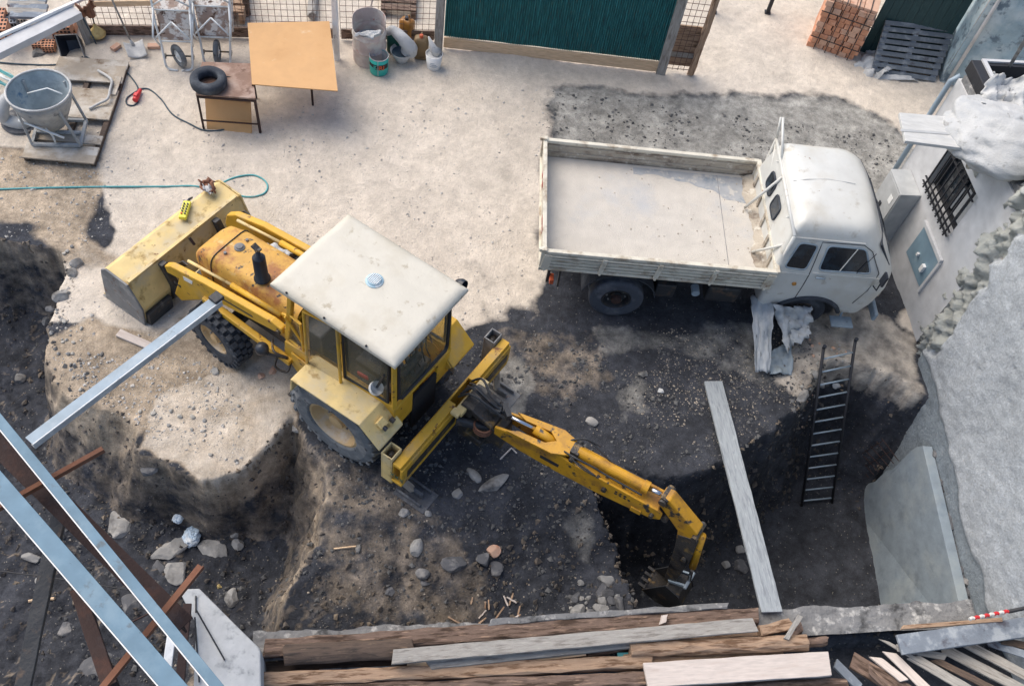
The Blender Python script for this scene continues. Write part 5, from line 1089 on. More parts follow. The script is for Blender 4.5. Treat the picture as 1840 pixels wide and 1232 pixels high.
g = G().grid(crumple([P(364, 333, .97), P(384, 336, .97), P(382, 351, .95), P(368, 346, .96)], 8, 8, .05, 15), 8, 8); solo(g, 'crumpled_paper', 'sheet_white', 'small crumpled white paper lying on the reddish glove', 'paper', smooth=True, solid=.006)
def onground(pts, h=.012): return [Q(u, v) + Vector((0, 0, h)) for u, v in pts]
def cable(name, pts, r, m, label, cat, h=.012, n=6): 
    g = G().tube(spline(onground(pts, h), n), r, 6); return solo(g, name, m, label, cat, smooth=True)
cable('water_hose', [(-60, 342), (0, 341), (100, 339), (200, 338), (300, 337), (345, 335), (385, 340), (402, 330), (425, 319), (455, 317), (475, 325), (481, 338), (472, 350), (445, 355), (415, 349), (395, 343)], .014, 'hose_teal', 'thin teal hose running in from the left and looping beyond the loader bucket', 'hose')
cable('power_cable', [(155, 104), (185, 118), (222, 128), (240, 146), (249, 163), (240, 170), (229, 178), (228, 188), (240, 192), (249, 184)], .013, 'cable_blue', 'dark cable from the black tub to the red plug, with a small loop', 'cable')
cable('power_cable', [(250, 163), (268, 162), (290, 180), (310, 207), (340, 224), (370, 237), (408, 232), (425, 214), (440, 178)], .013, 'cable_blue', 'dark cable running from the red plug to the work table', 'cable')
cable('power_cable', [(-60, 110), (0, 114), (50, 118), (105, 117), (150, 104)], .013, 'cable_blue', 'dark cable lying behind the concrete skip', 'cable')
p = Q(249, 175); pg = thing('plug_connector', 'red plug and socket on the dark cable between skip and table', 'plug', p)
G().tube([(0, .12, .05), (0, -.02, .05)], [.03, .04], 12).tube([(0, -.02, .05), (.01, -.15, .05)], [.05, .045], 12).box((0, -.06, .1), (.06, .08, .03)).mk('housing', 'red_plastic', parent=pg, bevel=.004)
# ============================================================ FENCE
F0, F1_ = Vector((-9.9, 12.1, 0)), P(792, 72, 0); fd2 = (F1_ - F0).normalized(); fn2 = Vector((fd2.y, -fd2.x, 0))
def FP(u, v): return PL(u, v, F0, fn2)
def fp(s, z): return F0 + fd2 * s + Vector((0, 0, z))
LF = (F1_ - F0).length
def meshpanel(s0_, s1_, label, loc_off=0):
    t = thing('wire_mesh_fence', label, 'fence', fp(s0_, 0)); O = fp(s0_, 0); g = G(); k = int((s1_ - s0_) / .11)
    for i in range(k + 1): s = s0_ + (s1_ - s0_) * i / k; g.tube([fp(s, .02) - O, fp(s + random.uniform(-.01, .01), 1.9) - O], .0045, 4)
    for j in range(16): g.tube([fp(s0_, .1 + j * .12) - O, fp(s1_, .1 + j * .12 + random.uniform(-.01, .01)) - O], .0045, 4)
    g.mk('wire_mesh', 'mesh_wire', parent=t)
    a, b = fp(s0_, .1) - O - fn2 * -.03, fp(s1_, .1) - O + fn2 * .03
    G().bar(fp(s0_ + .01, .12) - O + fn2 * .03, fp(s1_ - .01, .12) - O + fn2 * .03, .03, .2).mk('bottom_board', 'wood_brown', parent=t, bevel=.004); return t
sA = (FP(150, 70) - F0).dot(fd2); sB = (FP(606, 100) - F0).dot(fd2)
meshpanel(sA, sB - .05, 'rusty wire mesh fence panel with brown bottom board behind the wheelbarrows')
meshpanel(sB + .08, LF - .12, 'rusty wire mesh fence panel behind the drum and canisters')
plank('fence_rail', FP(165, 4) + fn2 * .05, FP(282, 2) + fn2 * .05, .03, .1, 'wood_new', 'pale yellowish rail fixed on the mesh fence left of the wheelbarrows', 'rail', up=(0, 0, 1))
def post(name, u, v, hgt, w_, d_, m, label, lean=(0, 0), kind='board'):
    b = P(u, v, 0); return plank(name, b - Vector((0, 0, .02)), b + Vector((lean[0], lean[1], hgt)), w_, d_, m, label, 'post', up=(0, 1, 0), kind=kind)
post('fence_post', 606, 106, 2.3, .09, .09, 'edge_white', 'slim white painted post standing right of the brown board')
post('fence_post', 787, 92, 2.3, .14, .1, 'wood_grey', 'pale weathered wooden post left of the green screen')
post('fence_post', 1187, 131, 2.3, .17, .08, 'wood_grey', 'grey weathered board post right of the green screen')
post('fence_post', 1241, 132, 2.3, .13, .13, 'wood_tan', 'rough round log post at the right end of the fence', kind='log')
g0, g1 = P(797, 82, 0), P(1180, 126, 0); gd = (g1 - g0).normalized(); gn = Vector((gd.y, -gd.x, 0)); gl = (g1 - g0).length
sc_t = thing('shade_screen', 'dark green reed screen with a new pale board along its foot', 'fence', g0)
def rs(u, v): x = u * gl; return tuple(gd * x + gn * (.012 * math.sin(x * 150) + .02 * float(fbm(x * 3, v * 3, 2, 4))) + Vector((0, 0, .22 + v * 2.0)))
G().grid(rs, 420, 10).mk('reed_panel', 'reed_green', parent=sc_t, solid=.01)
G().bar(gd * 0 + gn * .05 + Vector((0, 0, .12)), gd * gl + gn * .05 + Vector((0, 0, .12)), .035, .22).mk('bottom_board', 'wood_new', parent=sc_t, bevel=.004)
m0, m1 = P(1196, 130, 0), P(1236, 134, 0)
t = thing('wire_mesh_fence', 'narrow mesh covered strip of tan boarding between grey board and log post', 'fence', m0); dv = m1 - m0
G().ext([Vector((0, .08, .12)), dv + Vector((0, .08, .12)), dv + Vector((0, .08, 1.0)), Vector((0, .08, 1.0))], (0, .03, 0)).mk('boarding', 'wood_tan', parent=t)
G().ext([Vector((0, .07, .3)), dv + Vector((0, .07, .3)), dv + Vector((0, .07, .42)), Vector((0, .07, .42))], (0, .01, 0)).mk('grey_band', 'wood_grey', parent=t)
g = G()
for i in range(5): a = dv * (i / 4); g.tube([a + Vector((0, .03, .05)), a + Vector((0, .03, 2))], .006, 4)
for j in range(16): g.tube([Vector((0, .03, .08 + j * .13)), dv + Vector((0, .03, .08 + j * .13))], .006, 4)
g.mk('wire_mesh', 'mesh_wire', parent=t)
for u in (1282, 1379):
    b = P(u, 23, 0); t = thing('steel_post', 'thin black steel post left of its twin at the top edge' if u < 1300 else 'thin black steel post nearer the brick stack at the top edge', 'post', b, group=None)
    G().box((0, 0, .7), (.07, .07, 1.4)).mk('shaft', 'dark_frame', parent=t); G().box((0, 0, .01), (.12, .12, .02)).mk('base_plate', 'dark_frame', parent=t)
# ============================================================ WHEELBARROWS standing on their noses against the fence
def barrow(u, v, rz, label, two):
    b = P(u, v, 0); t = thing('wheelbarrow', label, 'wheelbarrow', b, rz, 'wheelbarrows tipped up against the mesh fence')
    ln = .35   # lean backwards with height
    def q(x, y, z): return (x, y + z * ln, z)
    g = G()
    for s in (-1, 1):
        g.tube(spline([q(s * .03, -.02, .02), q(s * .2, -.02, .06), q(s * .235, -.02, .25), q(s * .25, -.02, .45), q(s * .3, -.03, .9), q(s * .3, -.05, 1.55)], 5), .02, 8)
        g.tube([q(s * .27, -.05, .45), q(s * .31, -.28, .72), q(s * .29, -.05, 1.05)], .017, 7)
        g.tube([q(s * .29, -.05, 1.08), q(0, -.16, 1.3)], .015, 6); g.tube([q(s * .27, -.26, .7), q(0, -.2, .92)], .014, 6)
    g.tube([q(-.25, -.02, .5), q(.25, -.02, .5)], .014, 6).tube([q(-.29, -.03, 1.0), q(.29, -.03, 1.0)], .014, 6)
    g.mk('frame', 'tube_pale', parent=t, smooth=True)
    def tr(a, w_): return w_
    g = G(); bot = [q(-.22, .02, .5), q(.22, .02, .5), q(.27, .0, 1.0), q(-.27, .0, 1.0)]; rim = [q(-.27, .28, .42), q(.27, .28, .42), q(.33, .24, 1.12), q(-.33, .24, 1.12)]
    g.add(bot + rim, [(0, 1, 2, 3), (0, 4, 5, 1), (1, 5, 6, 2), (2, 6, 7, 3), (3, 7, 4, 0)]); g.mk('tray', 'barrow_tray', parent=t, solid=.008, bevel=.03)
    G().tube(rim, .012, 6, closed=True).mk('tray_rim', 'tube_pale', parent=t)
    wm = Matrix.Translation(q(0, .05, .22)) @ Matrix.Rotation(R(0 if two else 40), 4, 'Z') @ Matrix.Rotation(R(90), 4, 'Y')
    w_ = G().tube([(.16 * math.cos(a), .16 * math.sin(a), 0) for a in np.linspace(0, 2 * math.pi, 29)[:-1]], .045, 10, closed=True)
    w_.v = [tuple(wm @ Vector(p)) for p in w_.v]; wo = w_.mk('wheel', 'rubber_dusty', parent=t, smooth=True)
    G().lathe([(.11, .02), (.1, -.0), (.04, .02), (.03, .05), (.001, .05)], 18, wm).lathe([(.11, -.02), (.1, 0), (.04, -.02), (.03, -.05), (.001, -.05)], 18, wm).mk('rim', 'tube_pale', parent=wo)
    G().tube([q(-.23, .05, .22), q(.23, .05, .22)], .014, 8).box(q(-.23, .03, .22), (.05, .08, .05)).box(q(.23, .03, .22), (.05, .08, .05)).mk('axle', 'grease_steel', parent=t)
    return t
barrow(324, 128, R(14), 'pale framed wheelbarrow tipped on its nose beside the shovel', False)
barrow(392, 120, R(14), 'pale framed wheelbarrow tipped on its nose behind the tyre table', True)
# ============================================================ SHOVEL, BRICKS, TUB, BRASS SHADE
sh = thing('shovel', 'long handled shovel with grey square blade leaning on the mesh fence', 'shovel', Q(247, 95))
O = sh.location
def shp(u, v, z): return P(u, v, z) - O
G().grid(lambda a, b: tuple((shp(222, 82, .09) * (1 - a) + shp(257, 76, .09) * a) * (1 - b) + (shp(232, 108, .02) * (1 - a) + shp(266, 104, .02) * a) * b + Vector((0, 0, .05 * (2 * a - 1) ** 2 + .02))), 10, 8).mk('blade', 'bucket_grey', parent=sh, smooth=True, solid=.005)
G().tube([shp(240, 82, .1), shp(233, 70, .2)], [.03, .02], 8).mk('socket', 'bucket_grey', parent=sh, smooth=True); G().tube([shp(234, 72, .19), shp(205, 8, .75), shp(192, -22, 1.0)], .016, 8).mk('handle', 'wood_grey', parent=sh, smooth=True)
for i, (u, v, a, m, lb) in enumerate([(209, 88, 1.2, 'clay_pale', 'short pale brick left of the shovel blade'), (277, 86, .3, 'clay_pale', 'pale pinkish brick right of the shovel blade')]):
    p = Q(u, v); g = G().box((0, 0, .03), (.2 if i else .17, .1, .06)); o = g.mk('brick', m, bevel=.006); o.location = p; o.rotation_euler.z = a; tag(o, lb, 'brick')
p = Q(205, 90); o = G().rock((0, 0, 0), .06, 5, (1, .8, .7), 2).mk('stone', 'wood_tan'); o.location = p; tag(o, 'small yellowish stone touching the short pale brick', 'stone')
p = Q(70, 97); o = G().rock((0, 0, 0), .17, 6, (1.2, .6, .5), 3).mk('stone', 'stone'); o.location = p; tag(o, 'pale bean shaped stone under the white beam', 'stone')
tb = thing('black_tub', 'tilted empty black plastic tub behind the pallet of the concrete skip', 'tub', P(132, 90, 0)); O = tb.location
c_ = [P(112, 108, .02), P(153, 104, .02), P(137, 62, .30), P(98, 64, .34)]; c_ = [p - O for p in c_]; cen = sum(c_, Vector()) / 4
inn_ = [cen + (p - cen) * .72 + Vector((0, .12, -.02)) * 1 + Vector((0, .05, -.14)) for p in c_]
G().add(c_ + inn_, [(0, 1, 5, 4), (1, 2, 6, 5), (2, 3, 7, 6), (3, 0, 4, 7), (4, 5, 6, 7)]).mk('body', 'black_plastic', parent=tb, solid=.02, bevel=.01)
G().tube(c_, .015, 6, closed=True).mk('rim', 'grey_steel', parent=tb)
b = FP(176, 52) + fn2 * .12; br = thing('brass_shade', 'conical brass coloured funnel standing against the mesh fence', 'funnel', b)
G().lathe([(.015, .2), (.03, .17), (.035, .13), (.12, .04), (.145, .01), (.14, -.03), (.1, -.05)], 24).mk('cone', 'brass', parent=br, smooth=True); G().tube([(0, 0, .2), (0, .02, .45)], .012, 6).mk('stem', 'dark_frame', parent=br)
# big white beam at the top left, on trestles outside the picture
plank('white_beam', P(-70, 125, .75), P(139, 22, .75), .26, .12, 'wall_white', 'long white painted beam slanting across the top left corner', 'beam', up=(0, 0, 1))
plank('beam_cap', P(-60, 92, .84), P(150, -2, .84), .06, .05, 'edge_white', 'bright white strip along the upper edge of the white beam', 'strip')
o = G().grid(crumple([P(138, 12, .9), P(165, 0, .9), P(170, 18, .6), P(146, 30, .6)], 12, 12, .1, 4), 12, 12); solo(o, 'rusty_cloth', 'rust_light', 'rusty brown cloth hanging at the end of the white beam', 'cloth', smooth=True, solid=.02)
plank('grey_board', P(142, 28, .5), P(162, 78, .02), .17, .03, 'wood_grey', 'short grey board propped under the end of the white beam', 'board')
plank('steel_rod', P(148, 30, .55), P(173, 80, .02), .02, .02, 'cable_blue', 'thin dark rod leaning beside the brass funnel', 'rod')
# tile and brick stacks beyond the fence
for i in range(6):
    y = -8 + i * 7.0
    plank('stacked_slab', P(14 + (i % 2) * 4, y, .42 - .0 * i), P(86 - (i % 3) * 2, y + 2, .42), .14, .05, 'tile_grey' if i % 2 else 'wood_grey', 'grey slab number of the flat stack beyond the white beam', 'slab', 'slabs in the flat stack at the top left')
for o in [o for o in D.objects if o.name.startswith('stacked_slab')]: o['label'] = 'long grey slab lying in the flat stack at the top left corner'
def block(u, v, z, sx, sy, sz, rz, m, label, holes=True, name='hollow_block', grp=None):
    t = thing(name, label, 'brick', P(u, v, z), rz, grp); G().box((0, 0, sz / 2), (sx, sy, sz)).mk('body', m, parent=t, bevel=.006)
    if holes:
        g = G()
        for a in range(4):
            for b in range(3): g.box((-sx / 2 + sx * (a + .5) / 4, -sy / 2 - .001, sz * (b + .5) / 3), (sx * .15, .006, sz * .18)); g.box((-sx / 2 + sx * (a + .5) / 4, -sy / 2 + sy * (b + .5) / 3, sz + .001), (sx * .15, sy * .18, .006))
        g.mk('holes', 'dark_inside', parent=t)
    return t
HB = 'hollow bricks in the piles at the top left'
for (u, v, z) in ((8, 66, 0), (8, 66, .26), (4, 46, .2)): block(u, v, z, .22, .3, .25, .3, 'clay', 'reddish hollow brick at the left border above the white beam', grp=HB)
block(26, 58, .1, .2, .25, .28, .5, 'tile_grey', 'grey hollow block just above the white beam')
block(42, 50, .0, .18, .25, .2, .5, 'wood_pink', 'pale pinkish block right of the grey hollow one')
for (u, v, z) in ((112, 64, .0), (126, 56, 0), (118, 58, .2)): block(u, v, z, .25, .25, .2, .3, 'clay', 'brown hollow brick in the little pile under the end of the white beam', grp=HB + ' under the beam')
for (u, v, z) in ((72, 84, 0), (90, 88, 0)): block(u, v, z, .2, .2, .12, .3, 'clay', 'low brown hollow brick between the white beam and the black tub', grp=HB + ' by the tub')
# crates seen through the mesh
def crate(u0, v0, u1, v1, m, label, z=.25):
    a, b = P(u0, v0, z), P(u1, v1, z); t = thing('timber_crate', label, 'crate', P(u0, v0, 0)); O = t.location; L_ = (b - a).length; T = Matrix.Translation(-O) @ frame(a, b)
    for i in range(4): G().box((L_ / 2, .1 + i * .22, .0), (L_, .16, .03), T).mk('board', m, parent=t, bevel=.004)
    for x in (.05, L_ - .05): G().box((x, .4, -.12), (.09, .85, .2), T).mk('bearer', m, parent=t, bevel=.004)
    return t
crate(405, 22, 438, 24, 'wood_tan', 'low tan timber crate beyond the fence behind the wheelbarrows')
crate(372, 12, 398, 12, 'clay', 'reddish timber piece beyond the fence between the wheelbarrows', .2)
crate(684, 18, 748, 22, 'wood_brown', 'dark reddish brown timber frame beyond the fence behind the canisters', .15)
post('fence_post', 444, 26, .9, .14, .14, 'wood_dark', 'dark stump beyond the fence beside the tan crate', kind='log')
plank('mat_roll', P(560, 30, .1), P(566, -40, .1), .16, .16, 'wood_grey', 'grey roll standing beyond the fence above the brown board', 'roll', kind='log')
# ============================================================ TYRE TABLE AND BROWN BOARD
ta = thing('work_table', 'rusty metal work table with a stained wooden top and thin legs', 'table', P(405, 225, 0)); O = ta.location
cs = [P(352, 172, .72), P(460, 180, .72), P(452, 117, .72), P(363, 114, .72)]; cs = [p - O for p in cs]
G().ext(cs, (0, 0, .035)).mk('table_top', 'table_wood', parent=ta, bevel=.006)
for i, p in enumerate(cs):
    q = p.lerp(sum(cs, Vector()) / 4, .04); G().bar(q, (q.x * 1.02, q.y * 1.02, 0), .035, .035).mk('leg', 'rust_steel', parent=ta)
g = G()
for i in range(4): a, b = cs[i].lerp(sum(cs, Vector()) / 4, .04), cs[(i + 1) % 4].lerp(sum(cs, Vector()) / 4, .04); g.bar((a.x, a.y, .69), (b.x, b.y, .69), .03, .04)
a, b = cs[0], cs[1]; g.bar((a.x, a.y, .2), (b.x, b.y, .2), .02, .02); g.mk('rail', 'rust_steel', parent=ta)
g = G().grid(lambda u, v: tuple(cs[2].lerp(cs[3], .25 + .28 * u) + Vector((0, -.36 - .02 * math.sin(u * 3.1) * (1 if v > .5 else -1.2), .0375))), 8, 1); g.mk('split', 'dark_inside', parent=ta)
cs2 = [P(372, 232, .0), P(452, 240, .0), P(450, 186, .42), P(368, 176, .42)]
g = G().ext(cs2, (0, .03, .01)); solo(g, 'fibreboard_offcut', 'fibreboard', 'brown stained panel leaning underneath the work table', 'board')
ty = thing('tyre', 'loose black car tyre lying on the work table', 'tyre', P(376, 152, .76)); 
G().lathe([(.15, .04), (.16, .0), (.26, -.0), (.285, .03), (.29, .08), (.285, .13), (.26, .16), (.16, .16), (.145, .12), (.15, .04)], 40).mk('tread', 'rubber', parent=ty, smooth=True)
bd_ = thing('brown_board', 'large square brown fibreboard laid flat on trestle legs beside the work table', 'board', P(525, 150, 0)); O = bd_.location
cs = [P(445, 43, .78) - O, P(592, 40, .78) - O, P(607, 165, .78) - O, P(453, 153, .78) - O]
G().ext(cs, (0, 0, .018)).mk('panel', 'fibreboard', parent=bd_)
for i, p in enumerate(cs):
    q = p.lerp(sum(cs, Vector()) / 4, (.3, .3, .6, .02)[i]); G().bar((q.x, q.y, .77), (q.x, q.y, 0), .03, .03).mk('leg', 'rust_steel', parent=bd_)
# ============================================================ CONCRETE SKIP ON ITS PALLET
K0, K1, K2, K3 = P(40, 280, .1), P(170, 292, .1), P(232, 112, .1), P(106, 104, .1)
pt = thing('formwork_pallet', 'dusty wooden pallet of boards carrying the concrete skip', 'pallet', (K0.x, K0.y, 0)); O = pt.location
def kp_(a, b, z=.1): q = (K0 * (1 - a) + K1 * a) * (1 - b) + (K3 * (1 - a) + K2 * a) * b - O; return Vector((q.x, q.y, z))
for a in (.04, .5, .96): G().bar(kp_(a, 0, .04), kp_(a, 1, .04), .08, .08).mk('bearer', 'wood_dark', parent=pt, bevel=.005)
for b, w_ in ((.02, .08), (.09, .1), (.2, .09), (.46, .14), (.56, .13), (.65, .1), (.86, .2), (.965, .1)):
    a0 = .0 if b not in (.2,) else .0
    G().bar(kp_(a0, b, .1), kp_(1, b, .1 + random.uniform(-.004, .004)), w_ * 2.1, .028).mk('board', 'wood_dusty', parent=pt, bevel=.004)
G().bar(kp_(.93, .64, .125), kp_(.93, .83, .125), .12, .02).mk('board', 'wood_dusty', parent=pt, bevel=.004)
hk = Vector((P(108, 240, .12).x, P(108, 240, .12).y, .12)); sk = thing('concrete_skip', 'dusty conical concrete skip standing on its steel frame', 'skip', hk, R(14))
H_ = .80; cx_, cy_ = -.12, .1
g = G().lathe([(.46, H_), (.455, H_ - .1), (.40, H_ - .28), (.24, .16), (.17, .1)], 40, Matrix.Translation((cx_, cy_, 0)))
g.mk('cone', 'hopper_steel', parent=sk, smooth=True, solid=.012)
G().lathe([(.445, H_ - .01), (.44, H_ - .1), (.385, H_ - .28), (.225, .17), (.001, .15)], 40, Matrix.Translation((cx_, cy_, 0))).mk('concrete_lining', 'hopper_inner', parent=sk, smooth=True)
G().rock((cx_ + .03, cy_ + .02, .24), .2, 3, (1, .9, .25), 3).mk('residue', 'cable_blue', parent=sk)
G().tube([(cx_ + .465 * math.cos(a), cy_ + .465 * math.sin(a), H_) for a in np.linspace(0, 2 * math.pi, 41)[:-1]], .018, 8, closed=True).mk('rim', 'bucket_grey', parent=sk, smooth=True)
g = G()
fx, fy = .36, .28
for a, b in (((-fx, -fy), (fx, -fy)), ((fx, -fy), (fx, fy)), ((fx, fy), (-fx, fy)), ((-fx, fy), (-fx, -fy))): g.bar((a[0], a[1], .03), (b[0], b[1], .03), .05, .05)
for sx in (-1, 1):
    for sy in (-1, 1): g.bar((sx * fx, sy * fy, .03), (cx_ + sx * .3, cy_ + sy * .3, H_ - .08), .035, .035)
g.bar((-fx, 0, .03), (fx, 0, .03), .05, .04); g.mk('frame', 'hopper_steel', parent=sk, bevel=.004)
G().tube([(0, -fy, .02), (0, -fy, .2), (-.1, -.2, .32), (-.3, -.25, .4)], .016, 8).tube([(-.45, -.2, .45), (.2, -.38, .28)], .018, 8).mk('discharge_lever', 'tube_pale', parent=sk, smooth=True)
G().tube([(cx_ - .2, cy_ + .05, H_ - .12), (cx_ + .1, cy_ + .1, H_ - .05), (cx_ + .35, cy_ - .05, H_ - .02)], .012, 6).mk('lifting_bail', 'tube_pale', parent=sk, smooth=True)
pp_ = G().tube(spline([P(176, 127, .16), P(193, 137, .16), P(201, 146, .17), P(198, 160, .17), P(193, 178, .18), P(178, 186, .16), P(160, 196, .14)], 5), .022, 8); solo(pp_, 'bent_pipe', 'bucket_grey', 'bent pale pipe lying on the pallet behind the skip', 'pipe', smooth=True)
g = G().tube(spline([P(28, 175, .35), P(10, 180, .4), P(4, 200, .3), P(12, 215, .12), P(40, 222, .1), P(58, 210, .1)], 6), .1, 10); solo(g, 'grey_duct', 'cabinet_grey', 'curved grey duct behind the concrete skip at the left border', 'duct', smooth=True)
g = G().lathe([(.3, 0), (.3, .02), (.1, .05)], 24, Matrix.Translation(P(38, 218, .02)), True, True); solo(g, 'round_lid', 'stone_dark', 'round dark lid lying left of the skip under the grey duct', 'lid', bevel=.005)
for i, (a, b, m) in enumerate((((-20, 118), (28, 142), 'hose_teal'), ((-20, 126), (22, 148), 'tube_pale'), ((-20, 138), (20, 160), 'hose_teal'))):
    plank('pipe', P(a[0], a[1], .25), P(b[0], b[1], .25), .05, .05, m, ['uppermost teal pipe end at the left border', 'pale pipe between the two teal ones at the left border', 'lower teal pipe end at the left border'][i], 'pipe', kind='log')
# ============================================================ DRUM, PAILS, CANISTERS
def vessel(name, label, cat, u, v, prof, m, inner=None, n=32, rz=0, sx=1, sy=1, fill=None):
    t = thing(name, label, cat, P(u, v, 0), rz); G().lathe(prof, n, None, True, sx=sx, sy=sy).mk('body', m, parent=t, smooth=True, solid=.006); return t
t = thing('steel_drum', 'dusty pinkish drum cut open with a stick standing in it', 'drum', P(664, 104, 0), R(10))
def drum(u, v):
    a = 2 * math.pi * u; z = v * .86; r = .285 + .012 * math.exp(-((z - .28) / .02) ** 2) + .012 * math.exp(-((z - .56) / .02) ** 2) + .004 * float(fbm(u * 12, v * 5, 2, 1))
    cut = .66 + .2 * (0.5 + .5 * math.tanh((math.sin(a) + .1) * 7)) ; z = min(z, cut); return (r * math.cos(a), r * math.sin(a), z)
G().grid(drum, 72, 40).mk('body', 'drum_pink', parent=t, smooth=False, solid=.01)
G().lathe([(.28, .4), (.001, .4)], 32).mk('fill', 'hopper_inner', parent=t)
G().grid(crumple([(-.24, -.26, .67), (.1, -.29, .69), (.24, -.12, .72), (-.12, -.1, .66)], 14, 10, .05, 6), 14, 10).mk('torn_sheet', 'sheet_white', parent=t, smooth=True, solid=.006)
g = G().bar(P(664, 26, .6), P(672, -14, 1.1), .035, .02); solo(g, 'wooden_stick', 'wood_pink', 'flat pale stick standing in the dusty drum', 'stick', bevel=.003)
def text(s, size, loc, rot, m, parent, name='lettering', ext=.002):
    cu = D.curves.new(name, 'FONT'); cu.body = s; cu.size = size; cu.extrude = ext; cu.align_x = 'CENTER'; cu.align_y = 'CENTER'; cu.offset = size * .02
    o = D.objects.new('tmp', cu); COL.objects.link(o); me = D.meshes.new_from_object(o.evaluated_get(bpy.context.evaluated_depsgraph_get())); D.objects.remove(o)
    me.materials.clear(); me.materials.append(MATS[m]); q = D.objects.new(name, me); COL.objects.link(q); q.parent = parent; q.location = loc; q.rotation_euler = rot; return q
def bucket(name, label, u, v, r0, r1, h, m, n=32):
    t = thing(name, label, 'bucket', P(u, v, 0)); G().lathe([(r0 * .98, .0), (r0, .01), (r1, h)], n, None, True).mk('body', m, parent=t, smooth=True, solid=.006); return t
t = bucket('paint_pail', 'turquoise metal paint pail with orange letters in front of the drum', 681, 127, .16, .165, .34, 'turquoise'); t.rotation_euler.z = R(8)
G().tube([(.167 * math.cos(a), .167 * math.sin(a), .34) for a in np.linspace(0, 2 * math.pi, 33)[:-1]], .008, 6, closed=True).mk('rim', 'bucket_grey', parent=t, smooth=True)
G().lathe([(.155, .33), (.152, .06), (.001, .05)], 28).mk('inside', 'bucket_grey', parent=t)
G().grid(lambda u, v: (.170 * math.cos(R(-160 + 140 * u)), .170 * math.sin(R(-160 + 140 * u)), .15 + .1 * v), 24, 1).mk('label_band', 'dark_frame', parent=t)
G().grid(lambda u, v: (.1715 * math.cos(R(-158 + 50 * u)), .1715 * math.sin(R(-158 + 50 * u)), .15 + .04 * v * (1 - .5 * u)), 10, 1).mk('label_corner', 'turquoise', parent=t)
text('RI', .12, (.065, -.172, .2), (R(90), 0, R(22)), 'orange_red', t, ext=.006)
text('K', .09, (-.05, -.176, .205), (R(90), 0, R(-16)), 'turquoise', t, ext=.006)
G().tube([(0, -.172, .33), (.0, -.172, .02)], .005, 5).mk('drip', 'rope_white', parent=t)
t = bucket('grey_tub', 'shallow grey mortar tub holding a folded white sack', 722, 108, .11, .21, .22, 'bucket_grey')
G().lathe([(.19, .17), (.001, .15)], 24).mk('mortar', 'cable_blue', parent=t)
g = G().tube(spline([P(735, 92, .2), P(736, 84, .32), P(722, 68, .46), P(706, 55, .5), P(694, 58, .4)], 8), [.15 - .0028 * i for i in range(33)], 14)
g.v = [(x + .02 * vnoise(x * 9, z * 9, 3), y + .02 * vnoise(y * 9, z * 9, 4), z + .03 * float(vnoise(x * 12, y * 12, 5))) for x, y, z in g.v]
g.v = [(a, b, c) for a, b, c in [tuple(float(k) for k in p) for p in g.v]]
solo(g, 'white_sack', 'sheet_white', 'folded white sack bent over the grey tub onto the green canister', 'sack', smooth=True)
def canister(u, v, w_, d_, h, m, capm, label, lean=0, rz=0):
    t = thing('canister', label, 'canister', P(u, v, 0), rz)
    pr = [(w_ * .5, 0), (w_ * .5, h * .82), (w_ * .42, h * .93), (w_ * .18, h)]
    n = 28; g = G(); b = []
    for (r, z) in [(w_ * .44, 0), (w_ * .5, .03), (w_ * .5, h * .78), (w_ * .46, h * .9), (w_ * .3, h * .97), (w_ * .14, h)]:
        for k in range(n):
            a = 2 * math.pi * k / n; ca, sa = math.cos(a), math.sin(a); e = .45; b.append((r * math.copysign(abs(ca) ** e, ca), r * d_ / w_ * math.copysign(abs(sa) ** e, sa), z))
    f = [(i * n + k, i * n + (k + 1) % n, (i + 1) * n + (k + 1) % n, (i + 1) * n + k) for i in range(5) for k in range(n)] + [tuple(reversed(range(n))), tuple(5 * n + k for k in range(n))]
    g.add(b, f).mk('body', m, parent=t, smooth=True); G().lathe([(.035, h - .01), (.035, h + .045), (.03, h + .05)], 14, Matrix.Translation((0, -.02, 0)), True, True).mk('cap', capm, parent=t, smooth=False, bevel=.004)
    G().tube(spline([(0, .02, h), (0, .06, h + .03), (0, d_ * .42, h * .95), (0, d_ * .47, h * .8)]), .014, 8).mk('handle', m, parent=t, smooth=True); return t
canister(707, 90, .24, .2, .42, 'green_plastic', 'remote_yellow', 'dark green plastic canister with yellow cap behind the grey tub', rz=R(10))
canister(731, 66, .27, .2, .40, 'amber_plastic', 'black_plastic', 'amber brown canister with black cap against the mesh fence', rz=R(-20))
t = canister(756, 102, .26, .2, .45, 'brown_plastic', 'orange_red', 'brown canister with red cap and dried mortar on its side', rz=R(5))
t = bucket('white_bucket', 'white plastic bucket with faint blue print holding a white bag', 779, 120, .12, .15, .3, 'edge_white'); G().lathe([(.135, .26), (.001, .25)], 24).mk('plaster', 'sheet_white', parent=t)
g = G()
for i in range(3): g.grid(lambda u, v: (.142 * math.cos(R(-110 + (60 - i * 12) * u)), .142 * math.sin(R(-110 + (60 - i * 12) * u)), .10 + i * .035 + .012 * v), 8, 1)
g.mk('print', 'galvanised', parent=t)
g = G().tube([P(786, 95, .28), P(779, 88, .36), P(770, 66, .56)], [.1, .07, .012], 12); solo(g, 'white_bag', 'sheet_white', 'white bag twisted to a point standing in the white bucket', 'bag', smooth=True)
